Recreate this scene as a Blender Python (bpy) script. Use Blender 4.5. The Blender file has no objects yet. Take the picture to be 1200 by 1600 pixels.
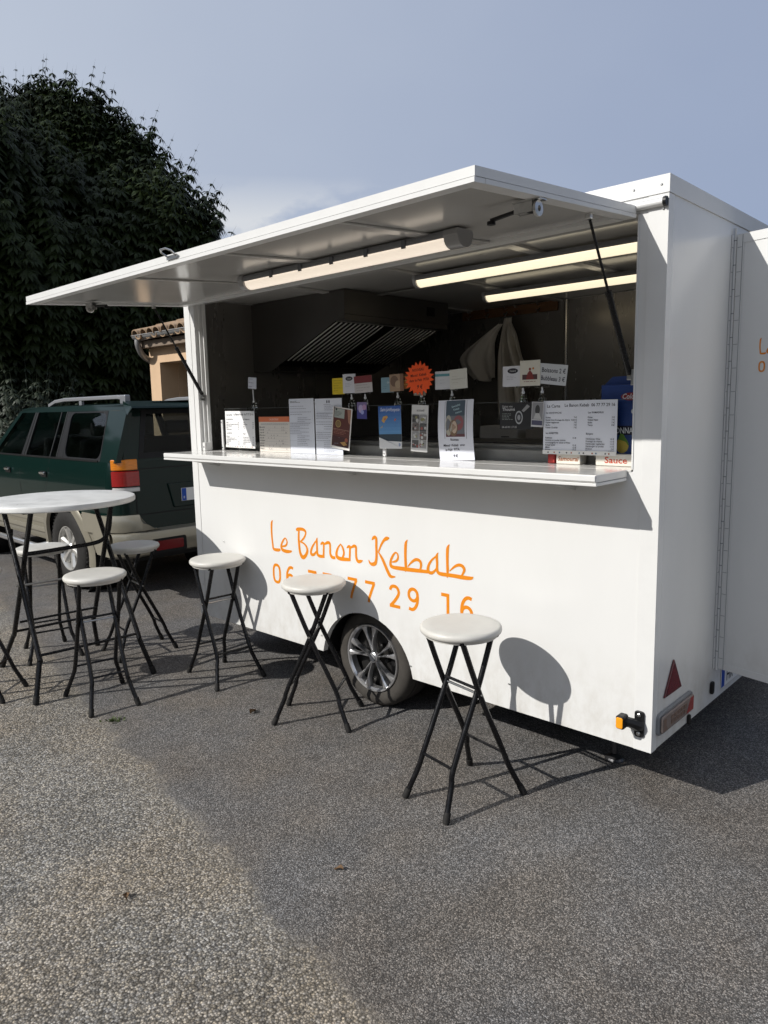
import bpy, bmesh, math, random
from mathutils import Vector, Matrix
R = math.radians
SC = bpy.context.scene
COL = SC.collection
random.seed(7)

# ------------------------------------------------------------ camera
cam = bpy.data.cameras.new('camera'); camo = bpy.data.objects.new('camera', cam); COL.objects.link(camo)
rt = Vector((0.7306, 0.6825, -0.0206)); up = Vector((-0.0819, 0.1175, 0.9897)); fw = Vector((-0.6779, 0.7213, -0.1417))
mw = Matrix((rt, up, -fw)).transposed().to_4x4(); mw.translation = (1.137, -2.7485, 1.606)
camo.matrix_world = mw
cam.sensor_fit = 'VERTICAL'; cam.sensor_height = 36; cam.sensor_width = 27; cam.lens = 25.75
cam.clip_start = 0.05; cam.clip_end = 2000
SC.camera = camo
SC.render.resolution_x, SC.render.resolution_y = 768, 1024

# ------------------------------------------------------------ light and sky
SUN = Vector((0.41, 1.0, -0.73)).normalized()
ELEV = math.asin(-SUN.z); ROT = math.atan2(-SUN.x, -SUN.y)
sl = bpy.data.lights.new('sun', 'SUN'); sl.energy = 5.0; sl.angle = R(0.5); sl.color = (1.0, 0.965, 0.905)
so = bpy.data.objects.new('sun', sl); COL.objects.link(so); so.rotation_euler = SUN.to_track_quat('-Z', 'Y').to_euler()
so.location = (-4, -10, 9)
W = bpy.data.worlds.new('World'); SC.world = W; W.use_nodes = True
wn, wl = W.node_tree.nodes, W.node_tree.links
bg = wn['Background']; bg.inputs['Strength'].default_value = 0.085
sky = wn.new('ShaderNodeTexSky'); sky.sky_type = 'NISHITA'; sky.sun_disc = False
sky.sun_elevation = ELEV; sky.sun_rotation = ROT; sky.air_density = 1.0; sky.dust_density = 1.6; sky.ozone_density = 1.0
tc = wn.new('ShaderNodeTexCoord')
def wnoise(scale, detail, vec):
    n = wn.new('ShaderNodeTexNoise'); n.inputs['Scale'].default_value = scale; n.inputs['Detail'].default_value = detail
    wl.new(vec, n.inputs['Vector']); return n
def wramp(fac, stops):
    r = wn.new('ShaderNodeValToRGB'); wl.new(fac, r.inputs[0])
    e = r.color_ramp.elements
    e[0].position, e[0].color = stops[0][0], (*[stops[0][1]] * 3, 1); e[1].position, e[1].color = stops[-1][0], (*[stops[-1][1]] * 3, 1)
    for p, v in stops[1:-1]:
        x = e.new(p); x.color = (v, v, v, 1)
    return r
def wmix(fac, a, b):
    m = wn.new('ShaderNodeMix'); m.data_type = 'RGBA'
    if hasattr(fac, 'links') or hasattr(fac, 'is_linked'): wl.new(fac, m.inputs[0])
    else: m.inputs[0].default_value = fac
    for s, i in ((a, 6), (b, 7)):
        if isinstance(s, tuple): m.inputs[i].default_value = (*s, 1)
        else: wl.new(s, m.inputs[i])
    return m.outputs[2]
# thin haze over the whole sky, paler towards the sun's side, with a few low clouds
def wmap(scale, off=(0, 0, 0)):
    q = wn.new('ShaderNodeMapping'); q.inputs['Scale'].default_value = scale; q.inputs['Location'].default_value = off; wl.new(tc.outputs['Generated'], q.inputs[0]); return q.outputs[0]
def wmath(op, a, b):
    q = wn.new('ShaderNodeMath'); q.operation = op
    for i, s in enumerate((a, b)):
        if isinstance(s, (int, float)): q.inputs[i].default_value = s
        else: wl.new(s, q.inputs[i])
    return q.outputs[0]
dt = wn.new('ShaderNodeVectorMath'); dt.operation = 'DOT_PRODUCT'; wl.new(tc.outputs['Generated'], dt.inputs[0]); dt.inputs[1].default_value = (-0.379, -0.925, 0.0)
drift = wmath('ADD', dt.outputs['Value'], wmath('MULTIPLY', wmath('SUBTRACT', wnoise(1.6, 4, wmap((1, 1, 1.6))).outputs[0], 0.5), 0.55))
sunny = wramp(wmath('MULTIPLY', wmath('ADD', drift, 0.85), 1.0), [(0.0, 0.0), (0.85, 1.0)])
haze_col = wmix(sunny.outputs[0], (4.0, 4.9, 7.1), (7.2, 8.0, 9.5))
c1 = wmix(0.88, sky.outputs[0], haze_col)
sep = wn.new('ShaderNodeSeparateXYZ'); wl.new(tc.outputs['Generated'], sep.inputs[0])
low = wramp(sep.outputs[2], [(0.02, 1.0), (0.235, 1.0), (0.285, 0.0)])
puff = wramp(wnoise(9.0, 9, wmap((1, 1, 2.0), (20.4, 10.8, 3.6))).outputs[0], [(0.45, 0.0), (0.57, 1.0)])
c2 = wmix(wmath('MULTIPLY', wmath('MULTIPLY', low.outputs[0], puff.outputs[0]), wramp(wmath('ADD', dt.outputs['Value'], 0.8), [(0.22, 0.0), (0.40, 1.0)]).outputs[0]), c1, (8.8, 9.2, 9.8))
wl.new(c2, bg.inputs['Color'])
vs = SC.view_settings; vs.view_transform = 'Standard'; vs.look = 'None'; vs.exposure = -0.16; vs.gamma = 1.0; vs.use_curve_mapping = False

# ------------------------------------------------------------ materials
MATS = {}
def mat(name, color, rough=0.5, metal=0.0, spec=0.5, coat=0.0, var=0.0, vscale=6.0, vstretch=(1, 1, 1), bump=0.0, bscale=60.0,
        bstretch=(1, 1, 1), bdist=0.002, trans=0.0, alpha=1.0, emit=None, estr=0.0, rvar=0.0, ior=1.45, splash=False):
    if name in MATS: return MATS[name]
    m = bpy.data.materials.new(name); m.use_nodes = True; MATS[name] = m
    nt = m.node_tree; b = nt.nodes['Principled BSDF']; L = nt.links
    I = b.inputs
    I['Base Color'].default_value = (*color, 1); I['Roughness'].default_value = rough; I['Metallic'].default_value = metal
    I['Specular IOR Level'].default_value = spec; I['Coat Weight'].default_value = coat; I['Coat Roughness'].default_value = 0.05
    I['Transmission Weight'].default_value = trans; I['Alpha'].default_value = alpha; I['IOR'].default_value = ior
    if emit: I['Emission Color'].default_value = (*emit, 1); I['Emission Strength'].default_value = estr
    t = nt.nodes.new('ShaderNodeTexCoord')
    def mapped(s):
        q = nt.nodes.new('ShaderNodeMapping'); q.inputs['Scale'].default_value = s; L.new(t.outputs['Object'], q.inputs[0]); return q.outputs[0]
    if var or rvar:
        n = nt.nodes.new('ShaderNodeTexNoise'); n.inputs['Scale'].default_value = vscale; n.inputs['Detail'].default_value = 6; n.inputs['Roughness'].default_value = 0.6
        L.new(mapped(vstretch), n.inputs['Vector'])
        if var:
            mr = nt.nodes.new('ShaderNodeMapRange'); mr.inputs[1].default_value = 0.25; mr.inputs[2].default_value = 0.75
            mr.inputs[3].default_value = 1 - var; mr.inputs[4].default_value = 1 + var * 0.6; L.new(n.outputs[0], mr.inputs[0])
            mx = nt.nodes.new('ShaderNodeMix'); mx.data_type = 'RGBA'; mx.blend_type = 'MULTIPLY'; mx.inputs[0].default_value = 1
            mx.inputs[6].default_value = (*color, 1); L.new(mr.outputs[0], mx.inputs[7])
            out = mx.outputs[2]
            if splash:                        # thin road dust low on the panel, broken up by its own noise
                sz = nt.nodes.new('ShaderNodeSeparateXYZ'); L.new(t.outputs['Object'], sz.inputs[0])
                zf = nt.nodes.new('ShaderNodeMapRange'); zf.inputs[1].default_value = .20; zf.inputs[2].default_value = .62; zf.inputs[3].default_value = 1; zf.inputs[4].default_value = 0; L.new(sz.outputs[2], zf.inputs[0])
                dn = nt.nodes.new('ShaderNodeTexNoise'); dn.inputs['Scale'].default_value = 14; dn.inputs['Detail'].default_value = 9; dn.inputs['Roughness'].default_value = .7; L.new(mapped((1, 1, .6)), dn.inputs['Vector'])
                dr = nt.nodes.new('ShaderNodeMapRange'); dr.inputs[1].default_value = .42; dr.inputs[2].default_value = .72; dr.inputs[3].default_value = 0; dr.inputs[4].default_value = .55; L.new(dn.outputs[0], dr.inputs[0])
                pm = nt.nodes.new('ShaderNodeMath'); pm.operation = 'MULTIPLY'; L.new(zf.outputs[0], pm.inputs[0]); L.new(dr.outputs[0], pm.inputs[1])
                dx = nt.nodes.new('ShaderNodeMix'); dx.data_type = 'RGBA'; L.new(pm.outputs[0], dx.inputs[0]); L.new(out, dx.inputs[6]); dx.inputs[7].default_value = (.42, .39, .34, 1); out = dx.outputs[2]
            L.new(out, I['Base Color'])
        if rvar:
            mr = nt.nodes.new('ShaderNodeMapRange'); mr.inputs[1].default_value = 0.3; mr.inputs[2].default_value = 0.7
            mr.inputs[3].default_value = max(0.02, rough - rvar); mr.inputs[4].default_value = rough + rvar; L.new(n.outputs[0], mr.inputs[0]); L.new(mr.outputs[0], I['Roughness'])
    if bump:
        n = nt.nodes.new('ShaderNodeTexNoise'); n.inputs['Scale'].default_value = bscale; n.inputs['Detail'].default_value = 4
        L.new(mapped(bstretch), n.inputs['Vector'])
        bp = nt.nodes.new('ShaderNodeBump'); bp.inputs['Strength'].default_value = bump; bp.inputs['Distance'].default_value = bdist
        L.new(n.outputs[0], bp.inputs['Height']); L.new(bp.outputs[0], I['Normal'])
    return m
def ink(c):
    return mat('ink_%d_%d_%d' % tuple(int(x * 255) for x in c), c, 0.55)

WHITE = mat('white_panel_paint', (0.69, 0.69, 0.68), 0.24, var=0.035, vscale=2.5, vstretch=(1, 1, .35), bump=0.04, bscale=3.0, bdist=0.004, rvar=0.015, splash=True)
TRIM = mat('white_trim', (0.68, 0.68, 0.67), 0.35, var=0.04, vscale=9)
LAMI = mat('white_laminate', (0.70, 0.69, 0.67), 0.10, var=0.06, vscale=7, rvar=0.05)
CEIL = mat('ceiling_panel', (0.50, 0.49, 0.47), 0.17, var=0.05, vscale=3)
STEEL = mat('brushed_steel', (0.29, 0.275, 0.255), 0.27, metal=0.72, var=0.12, vscale=3, vstretch=(1, 1, .3), bump=0.05, bscale=140, bstretch=(1, 1, 0.03), rvar=0.05)
DKSTEEL = mat('dark_steel', (0.10, 0.10, 0.105), 0.36, metal=0.8, var=0.25, vscale=6, bump=0.08, bscale=90, bstretch=(1, 0.05, 1))
CHROME = mat('zinc_metal', (0.55, 0.55, 0.54), 0.28, metal=1.0, var=0.2, vscale=40)
BLACK = mat('black_plastic', (0.010, 0.010, 0.011), 0.42, spec=.3, var=0.3, vscale=30, bump=0.05, bscale=300)
TUBE = mat('black_tube_paint', (0.007, 0.007, 0.008), 0.26, spec=.4, var=0.3, vscale=40, rvar=0.1)
DUSTY = mat('dusty_rubber', (.060, .055, .049), .8, spec=.25, var=.35, vscale=12, bump=.2, bscale=150)
RUBBER = mat('rubber', (0.024, 0.023, 0.022), 0.7, spec=.25, var=0.35, vscale=25, bump=0.2, bscale=150)
SEATM = mat('seat_plastic', (0.60, 0.585, 0.545), 0.42, var=0.09, vscale=14, bump=0.10, bscale=260, bdist=0.0006, rvar=0.08)
TABLEM = mat('table_plastic', (0.72, 0.72, 0.70), 0.35, var=0.10, vscale=9, bump=0.08, bscale=220, bdist=0.0006, rvar=0.08)
ORANGE = mat('orange_vinyl', (0.72, 0.232, 0.008), 0.38, var=0.06, vscale=20)
PAPER = mat('paper_white', (0.78, 0.78, 0.80), 0.6)
GREY = mat('grey_plastic', (0.22, 0.225, 0.235), 0.45, var=0.1, vscale=20)
CLEAR = mat('clear_plastic', (0.93, 0.95, 0.95), 0.06, trans=1.0, ior=1.25)
ACRYL = mat('clear_screen', (0.96, 0.97, 0.97), 0.02, trans=1.0, ior=1.12)

# ------------------------------------------------------------ mesh helpers
class MB:
    def __init__(s): s.v = []; s.f = []; s.mi = []; s.cur = 0
    def add(s, vs, fs):
        o = len(s.v); s.v += [tuple(p) for p in vs]
        for f in fs: s.f.append(tuple(i + o for i in f)); s.mi.append(s.cur)
        return s
    def box(s, x0, x1, y0, y1, z0, z1):
        return s.add([(x0, y0, z0), (x1, y0, z0), (x1, y1, z0), (x0, y1, z0), (x0, y0, z1), (x1, y0, z1), (x1, y1, z1), (x0, y1, z1)],
                     [(0, 3, 2, 1), (4, 5, 6, 7), (0, 1, 5, 4), (1, 2, 6, 5), (2, 3, 7, 6), (3, 0, 4, 7)])
    def prism(s, pts, fn, a, b):            # 2-D outline swept between offsets a and b; fn(u, v, w) -> point
        n = len(pts); V = [fn(u, v, a) for u, v in pts] + [fn(u, v, b) for u, v in pts]
        F = [tuple(range(n - 1, -1, -1)), tuple(range(n, 2 * n))] + [(i, (i + 1) % n, n + (i + 1) % n, n + i) for i in range(n)]
        return s.add(V, F)
    def tube(s, pts, r, seg=10, cap=True):
        P = [Vector(p) for p in pts]; n = len(P); rs = r if isinstance(r, (list, tuple)) else [r] * n
        T = [(P[min(i + 1, n - 1)] - P[max(i - 1, 0)]).normalized() for i in range(n)]
        nrm = T[0].orthogonal().normalized(); V = []; F = []
        for i in range(n):
            nrm = (nrm - T[i] * nrm.dot(T[i])).normalized(); bn = T[i].cross(nrm)
            for k in range(seg):
                a = 2 * math.pi * k / seg; V.append(P[i] + (nrm * math.cos(a) + bn * math.sin(a)) * rs[i])
        for i in range(n - 1):
            for k in range(seg):
                a, b = i * seg + k, i * seg + (k + 1) % seg; F.append((a, b, b + seg, a + seg))
        if cap: F += [tuple(range(seg - 1, -1, -1)), tuple(range((n - 1) * seg, n * seg))]
        return s.add(V, F)
    def lathe(s, prof, fn=lambda a, r, h: (r * math.cos(a), r * math.sin(a), h), seg=48, closed=False):
        n = len(prof); V = []; F = []
        for k in range(seg):
            a = 2 * math.pi * k / seg
            for r, h in prof: V.append(fn(a, r, h))
        for k in range(seg):
            k2 = (k + 1) % seg
            for i in range(n if closed else n - 1):
                j = (i + 1) % n; F.append((k * n + i, k2 * n + i, k2 * n + j, k * n + j))
        if not closed:
            F.append(tuple(k * n for k in range(seg - 1, -1, -1))); F.append(tuple(k * n + n - 1 for k in range(seg)))
        return s.add(V, F)
    def grid(s, nu, nv, fn):
        V = [fn(i / nu, j / nv) for j in range(nv + 1) for i in range(nu + 1)]
        F = [(j * (nu + 1) + i, j * (nu + 1) + i + 1, (j + 1) * (nu + 1) + i + 1, (j + 1) * (nu + 1) + i) for j in range(nv) for i in range(nu)]
        return s.add(V, F)
    def mesh(s, name, mats, smooth=None, weld=False):
        me = bpy.data.meshes.new(name); me.from_pydata(s.v, [], s.f)
        for m in (mats if isinstance(mats, (list, tuple)) else [mats]): me.materials.append(m)
        if len(me.materials) > 1: me.polygons.foreach_set('material_index', s.mi)
        bm = bmesh.new(); bm.from_mesh(me)
        if weld: bmesh.ops.remove_doubles(bm, verts=bm.verts, dist=1e-5)
        if smooth is not False and len(bm.faces) < 60000: bmesh.ops.recalc_face_normals(bm, faces=bm.faces) if smooth != 'keep' else None
        bm.to_mesh(me); bm.free()
        if smooth and smooth != 'keep':
            me.polygons.foreach_set('use_smooth', [True] * len(me.polygons))
            me.set_sharp_from_angle(angle=R(smooth))
        me.update(); return me
def obj(name, mb, m, parent=None, smooth=None, bevel=0.0, weld=False, loc=None, rot=None):
    me = mb if isinstance(mb, bpy.types.Mesh) else mb.mesh(name, m, smooth, weld)
    o = bpy.data.objects.new(name, me); COL.objects.link(o)
    if parent: o.parent = parent
    if loc: o.location = loc
    if rot: o.rotation_euler = rot
    if bevel:
        b = o.modifiers.new('edge', 'BEVEL'); b.width = bevel; b.segments = 2; b.limit_method = 'ANGLE'; b.angle_limit = R(50)
    return o
def tag(o, label, cat, group=None):
    o['label'] = label; o['category'] = cat
    if group: o['group'] = group
    return o
def thing(name, label, cat, loc=(0, 0, 0), rz=0, group=None):
    o = bpy.data.objects.new(name, None); COL.objects.link(o); o.empty_display_size = 0.1
    o.location = loc; o.rotation_euler = (0, 0, rz); return tag(o, label, cat, group)
def struct(name, mb, m, **k):
    o = obj(name, mb, m, **k); o['kind'] = 'structure'; return o
def copy_tree(o, parent=None):
    c = o.copy(); COL.objects.link(c)
    if parent: c.parent = parent
    for ch in list(o.children): copy_tree(ch, c)
    return c
XZ = lambda u, v, w: (u, w, v)
YZ = lambda u, v, w: (w, u, v)
XY = lambda u, v, w: (u, v, w)
def arc(cx, cy, r, a0, a1, n, ry=None):
    return [(cx + r * math.cos(R(a0 + (a1 - a0) * i / n)), cy + (ry or r) * math.sin(R(a0 + (a1 - a0) * i / n))) for i in range(n + 1)]
def rrect(x0, x1, y0, y1, r, n=4):
    return arc(x1 - r, y1 - r, r, 0, 90, n) + arc(x0 + r, y1 - r, r, 90, 180, n) + arc(x0 + r, y0 + r, r, 180, 270, n) + arc(x1 - r, y0 + r, r, 270, 360, n)
_TX = {}
def text_geo(s):
    if s not in _TX:
        cu = bpy.data.curves.new('t', 'FONT'); cu.body = s; cu.size = 1.0; cu.resolution_u = 2; cu.offset = 0.012
        o = bpy.data.objects.new('t', cu); me = bpy.data.meshes.new_from_object(o)
        _TX[s] = ([(v.co.x, v.co.y) for v in me.vertices], [tuple(p.vertices) for p in me.polygons])
        bpy.data.objects.remove(o); bpy.data.curves.remove(cu); bpy.data.meshes.remove(me)
    return _TX[s]
def put_text(mb, s, u, v, size, fn, sx=1.0, align='L', width=None, shear=0.0, rot=0.0):
    V, F = text_geo(s)
    if not V: return
    x1 = max(p[0] for p in V)
    if width: sx = width / (x1 * size)
    off = {'L': 0, 'C': -x1 * size * sx / 2, 'R': -x1 * size * sx}[align]
    c, q = math.cos(rot), math.sin(rot); out = []
    for x, y in V:
        a, b = off + x * size * sx + shear * y * size, y * size
        out.append(fn(u + a * c - b * q, v + a * q + b * c))
    mb.add(out, F)
def ribbon(mb, st, fn):                     # st: (u, v, width) along one pen stroke
    n = len(st); V = []
    for i, (u, v, w) in enumerate(st):
        a, b = st[max(i - 1, 0)], st[min(i + 1, n - 1)]
        dx, dy = b[0] - a[0], b[1] - a[1]; l = math.hypot(dx, dy) or 1
        V += [fn(u - dy / l * w / 2, v + dx / l * w / 2), fn(u + dy / l * w / 2, v - dx / l * w / 2)]
    mb.add(V, [(2 * i, 2 * i + 1, 2 * i + 3, 2 * i + 2) for i in range(n - 1)])
def spline(st, k=4):                        # Catmull-Rom through the stroke points
    out = []
    for i in range(len(st) - 1):
        p0, p1, p2, p3 = st[max(i - 1, 0)], st[i], st[i + 1], st[min(i + 2, len(st) - 1)]
        for j in range(k):
            t = j / k
            out.append(tuple(0.5 * (2 * b + (c - a) * t + (2 * a - 5 * b + 4 * c - d) * t * t + (3 * b - a - 3 * c + d) * t ** 3) for a, b, c, d in zip(p0, p1, p2, p3)))
    return out + [tuple(st[-1])]

# ------------------------------------------------------------ ground
YARD_Z = -0.078                                 # the yard lies this far below the datum of the trailer's dimensions
def asphalt():
    m = bpy.data.materials.new('asphalt'); m.use_nodes = True; nt = m.node_tree; N, L = nt.nodes, nt.links
    b = N['Principled BSDF']; b.inputs['Roughness'].default_value = 0.85; b.inputs['Specular IOR Level'].default_value = 0.35
    g = N.new('ShaderNodeNewGeometry').outputs['Position']
    def math_(op, a, c=None):
        q = N.new('ShaderNodeMath'); q.operation = op
        for i, s in enumerate((a, c)):
            if s is None: continue
            if isinstance(s, (int, float)): q.inputs[i].default_value = s
            else: L.new(s, q.inputs[i])
        return q.outputs[0]
    def noise(sc, det=4, ro=0.55):
        q = N.new('ShaderNodeTexNoise'); q.inputs['Scale'].default_value = sc; q.inputs['Detail'].default_value = det; q.inputs['Roughness'].default_value = ro; L.new(g, q.inputs['Vector']); return q.outputs[0]
    wob = N.new('ShaderNodeTexNoise'); wob.inputs['Scale'].default_value = 160; wob.inputs['Detail'].default_value = 2; L.new(g, wob.inputs['Vector'])
    wsc = N.new('ShaderNodeVectorMath'); wsc.operation = 'SCALE'; wsc.inputs[3].default_value = 0.0055; L.new(wob.outputs['Color'], wsc.inputs[0])
    wad = N.new('ShaderNodeVectorMath'); wad.operation = 'ADD'; L.new(g, wad.inputs[0]); L.new(wsc.outputs[0], wad.inputs[1])
    def vor(sc, feat='F1'):
        q = N.new('ShaderNodeTexVoronoi'); q.feature = feat; q.inputs['Scale'].default_value = sc; L.new(wad.outputs[0], q.inputs['Vector']); return q
    def mr(s, a, c, d, e):
        q = N.new('ShaderNodeMapRange'); q.inputs[1].default_value = a; q.inputs[2].default_value = c; q.inputs[3].default_value = d; q.inputs[4].default_value = e; L.new(s, q.inputs[0]); return q.outputs[0]
    def mix(f, a, c, mode='MIX'):
        q = N.new('ShaderNodeMix'); q.data_type = 'RGBA'; q.blend_type = mode
        if isinstance(f, (int, float)): q.inputs[0].default_value = f
        else: L.new(f, q.inputs[0])
        for s, i in ((a, 6), (c, 7)):
            if isinstance(s, tuple): q.inputs[i].default_value = (*s, 1)
            else: L.new(s, q.inputs[i])
        return q.outputs[2]
    sp = N.new('ShaderNodeSeparateXYZ'); L.new(g, sp.inputs[0])
    # old coarse lane on the camera side of a line across the yard
    d = math_('ADD', math_('MULTIPLY', sp.outputs[0], 0.184), math_('ADD', sp.outputs[1], 1.497))
    d = math_('ADD', d, math_('MULTIPLY', math_('SUBTRACT', noise(3.2, 9, 0.75), 0.5), 0.34))
    old = mr(d, -0.035, 0.025, 1.0, 0.0)
    edge = mr(math_('ABSOLUTE', math_('ADD', d, 0.05)), 0.0, 0.16, 1.0, 0.0)
    va, vb = vor(128), vor(205)
    ca = N.new('ShaderNodeSeparateColor'); L.new(va.outputs['Color'], ca.inputs[0])
    cb = N.new('ShaderNodeSeparateColor'); L.new(vb.outputs['Color'], cb.inputs[0])
    sa = mr(math_('POWER', ca.outputs[0], 1.7), 0, 1, 0.150, 0.56)
    sb = mr(math_('POWER', cb.outputs[0], 2.0), 0, 1, 0.105, 0.40)
    ga = mr(va.outputs['Distance'], 0.30, 0.66, 1.0, 0.34)
    gb = mr(vb.outputs['Distance'], 0.30, 0.65, 1.0, 0.40)
    va_, vb_ = math_('MULTIPLY', sa, ga), math_('MULTIPLY', sb, gb)
    ta = mix(ca.outputs[1], (1.06, 0.95, 0.77), (1.0, 0.97, 0.92)); tb = mix(cb.outputs[1], (1.01, 0.94, 0.88), (0.98, 0.97, 0.96))
    A = mix(1.0, ta, va_, 'MULTIPLY'); B = mix(1.0, tb, vb_, 'MULTIPLY')
    base = mix(old, B, A)
    big = mr(noise(0.9, 5, 0.6), 0.3, 0.7, 0.88, 1.12)
    mid = mr(noise(5.5, 5, 0.6), 0.3, 0.7, 0.88, 1.12)
    base = mix(1.0, base, math_('MULTIPLY', big, mid), 'MULTIPLY')
    tint = mix(mr(noise(1.6, 3), 0.38, 0.62, 0, 1), (1.05, 0.98, 0.90), (0.98, 0.985, 1.0))
    base = mix(1.0, base, tint, 'MULTIPLY')
    base = mix(math_('MULTIPLY', edge, 0.12), base, (0.20, 0.175, 0.14))
    # dark oil spots and a few fine cracks
    spots = mr(noise(13, 2, 0.4), 0.70, 0.76, 0.0, 0.28)
    base = mix(spots, base, (0.045, 0.043, 0.04))
    q = N.new('ShaderNodeTexVoronoi'); q.feature = 'DISTANCE_TO_EDGE'; q.inputs['Scale'].default_value = 0.75
    wv = N.new('ShaderNodeVectorMath'); wv.operation = 'ADD'; nn = N.new('ShaderNodeTexNoise'); nn.inputs['Scale'].default_value = 3.0; nn.inputs['Detail'].default_value = 6
    L.new(g, nn.inputs['Vector']); sc = N.new('ShaderNodeVectorMath'); sc.operation = 'SCALE'; sc.inputs[3].default_value = 0.5; L.new(nn.outputs['Color'], sc.inputs[0])
    L.new(g, wv.inputs[0]); L.new(sc.outputs[0], wv.inputs[1]); L.new(wv.outputs[0], q.inputs['Vector'])
    crack = math_('MULTIPLY', mr(q.outputs['Distance'], 0.0015, 0.005, 1, 0), mr(noise(1.3, 2), 0.55, 0.62, 0, 1))
    base = mix(math_('MULTIPLY', crack, math_('MULTIPLY', old, 0.7)), base, (0.03, 0.028, 0.025))
    L.new(base, b.inputs['Base Color'])
    h = N.new('ShaderNodeMix'); h.data_type = 'FLOAT'; L.new(old, h.inputs[0]); L.new(math_('MULTIPLY', vb.outputs['Distance'], -0.55), h.inputs[2]); L.new(math_('MULTIPLY', va.outputs['Distance'], -0.75), h.inputs[3])
    hh = math_('ADD', h.outputs[0], math_('MULTIPLY', noise(420, 2), 0.35))
    bp = N.new('ShaderNodeBump'); bp.inputs['Strength'].default_value = 0.85; bp.inputs['Distance'].default_value = 0.006; L.new(hh, bp.inputs['Height']); L.new(bp.outputs[0], b.inputs['Normal'])
    return m
g = MB(); g.grid(40, 40, lambda u, v: ((u - .5) * 600, (v - .5) * 600, YARD_Z))
struct('ground', g, asphalt())
hl = MB()
HB = [(a, 240 + 25 * math.sin(a * 3.1), 10 + 7 * math.sin(a * 5 + 1) + 5 * math.sin(a * 11)) for a in [2 * math.pi * i / 72 for i in range(72)]]
for i in range(72):
    (a, r, h), (a2, r2, h2) = HB[i], HB[(i + 1) % 72]
    def P_(a, r, z): return (r * math.cos(a), r * math.sin(a), z)
    hl.add([P_(a, r, -1), P_(a2, r2, -1), P_(a2, r2 + 40, h2 * .6), P_(a, r + 40, h * .6), P_(a2, r2 + 100, h2), P_(a, r + 100, h)], [(0, 1, 2, 3), (3, 2, 4, 5)])
struct('hills', hl, mat('hill_green', (0.05, 0.07, 0.04), 0.9, var=0.5, vscale=0.08), smooth=60)
# ------------------------------------------------------------ food trailer
LX, DY, ZB, ZT = -3.22, 2.10, 0.2035, 2.4145
OL, OR, OZ0, OZ1 = -3.11, -0.106, 1.335, 2.300
T = thing('food_trailer', 'white catering trailer with raised serving hatch and orange lettering', 'food trailer', (0, 0, 0))
AX, AZ, CX = -1.645, 0.207, -1.61
arch = [(CX + 0.345 * math.cos(R(a)), 0.165 + 0.325 * math.sin(R(a))) for a in range(174, 5, -8)]
arch = [(CX - 0.345, ZB)] + [q for q in arch if q[1] > ZB + .01] + [(CX + 0.345, ZB)]
fp = MB()
fp.prism([(LX, ZB)] + arch + [(0, ZB), (0, OZ0), (LX, OZ0)], XZ, 0.0, 0.035)
fp.box(LX, OL, 0, .035, OZ0, OZ1); fp.box(OR, 0, 0, .035, OZ0, OZ1); fp.box(LX, 0, 0, .035, OZ1, ZT)
front = obj('front_panel', fp, WHITE, T)
rp = MB()
rp.box(-.035, 0, .035, .715, ZB, ZT); rp.box(-.035, 0, 1.52, DY, ZB, ZT); rp.box(-.035, 0, .715, 1.52, ZB, .36); rp.box(-.035, 0, .715, 1.52, 2.305, ZT)
rear = obj('rear_panel', rp, WHITE, T)
obj('left_panel', MB().box(LX, LX + .035, .035, DY, ZB, ZT), WHITE, T)
obj('back_panel', MB().box(LX + .035, -.035, DY - .035, DY, ZB, ZT), WHITE, T)
obj('roof', MB().box(LX + .035, -.035, .035, DY - .035, 2.36, ZT - .004), WHITE, T)
flo = MB(); flo.box(LX + .035, AX - .40, .035, DY - .035, .225, .30); flo.box(AX + .40, -.035, .035, DY - .035, .225, .30); flo.box(AX - .3995, AX + .3995, .36, DY - .36, .225, .30)
obj('floor_pan', flo, mat('floor_dark', (.05, .05, .05), .6), T)
flo = MB(); flo.box(AX - .44, AX + .44, .060, .40, .302, .315) if False else flo.box(AX - .44, AX + .44, .345, .36, .302, .56); flo.box(AX - .44, AX + .44, .040, .36, .562, .575)
obj('wheel_box', flo, BLACK, T)
# inner linings of steel, a few mm inside the walls
obj('inner_wall', MB().box(LX + .037, LX + .050, .037, DY - .05, .302, 2.335), STEEL, T)
bl = MB(); bl.box(LX + .052, -1.56, DY - .050, DY - .037, .302, 2.335); bl.box(-1.548, -.037, DY - .050, DY - .037, .302, 2.335)
obj('inner_wall', bl, STEEL, T)
js = MB(); js.prism([(-1.556 + x, y) for x, y in arc(0, 2.051, .016, 180, 360, 8)], lambda u, v, w: (u, v, w), .302, 2.335)
obj('joint_strip', js, mat('joint_steel', (.5, .48, .45), .22, metal=1.0), T, smooth=50)
obj('inner_wall', MB().box(-.050, -.037, .037, .712, .302, 2.335), STEEL, T)
obj('inner_wall', MB().box(-.050, -.037, 1.523, DY - .052, .302, 2.335), STEEL, T)
cl = MB()
for i in range(4):
    x0 = LX + .052 + i * .78; cl.box(x0, x0 + .774, .037, DY - .052, 2.340, 2.357)
obj('ceiling', cl, CEIL, T)
cr = MB()
for x in (-2.39, -1.61, -.83): cr.box(x - .03, x + .03, .04, DY - .055, 2.326, 2.3385)
cr.box(LX + .055, -.055, .04, .12, 2.305, 2.3385); cr.box(LX + .055, -.055, .80, .85, 2.324, 2.3255)
obj('ceiling_rib', cr, CEIL, T, bevel=.003)
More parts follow.
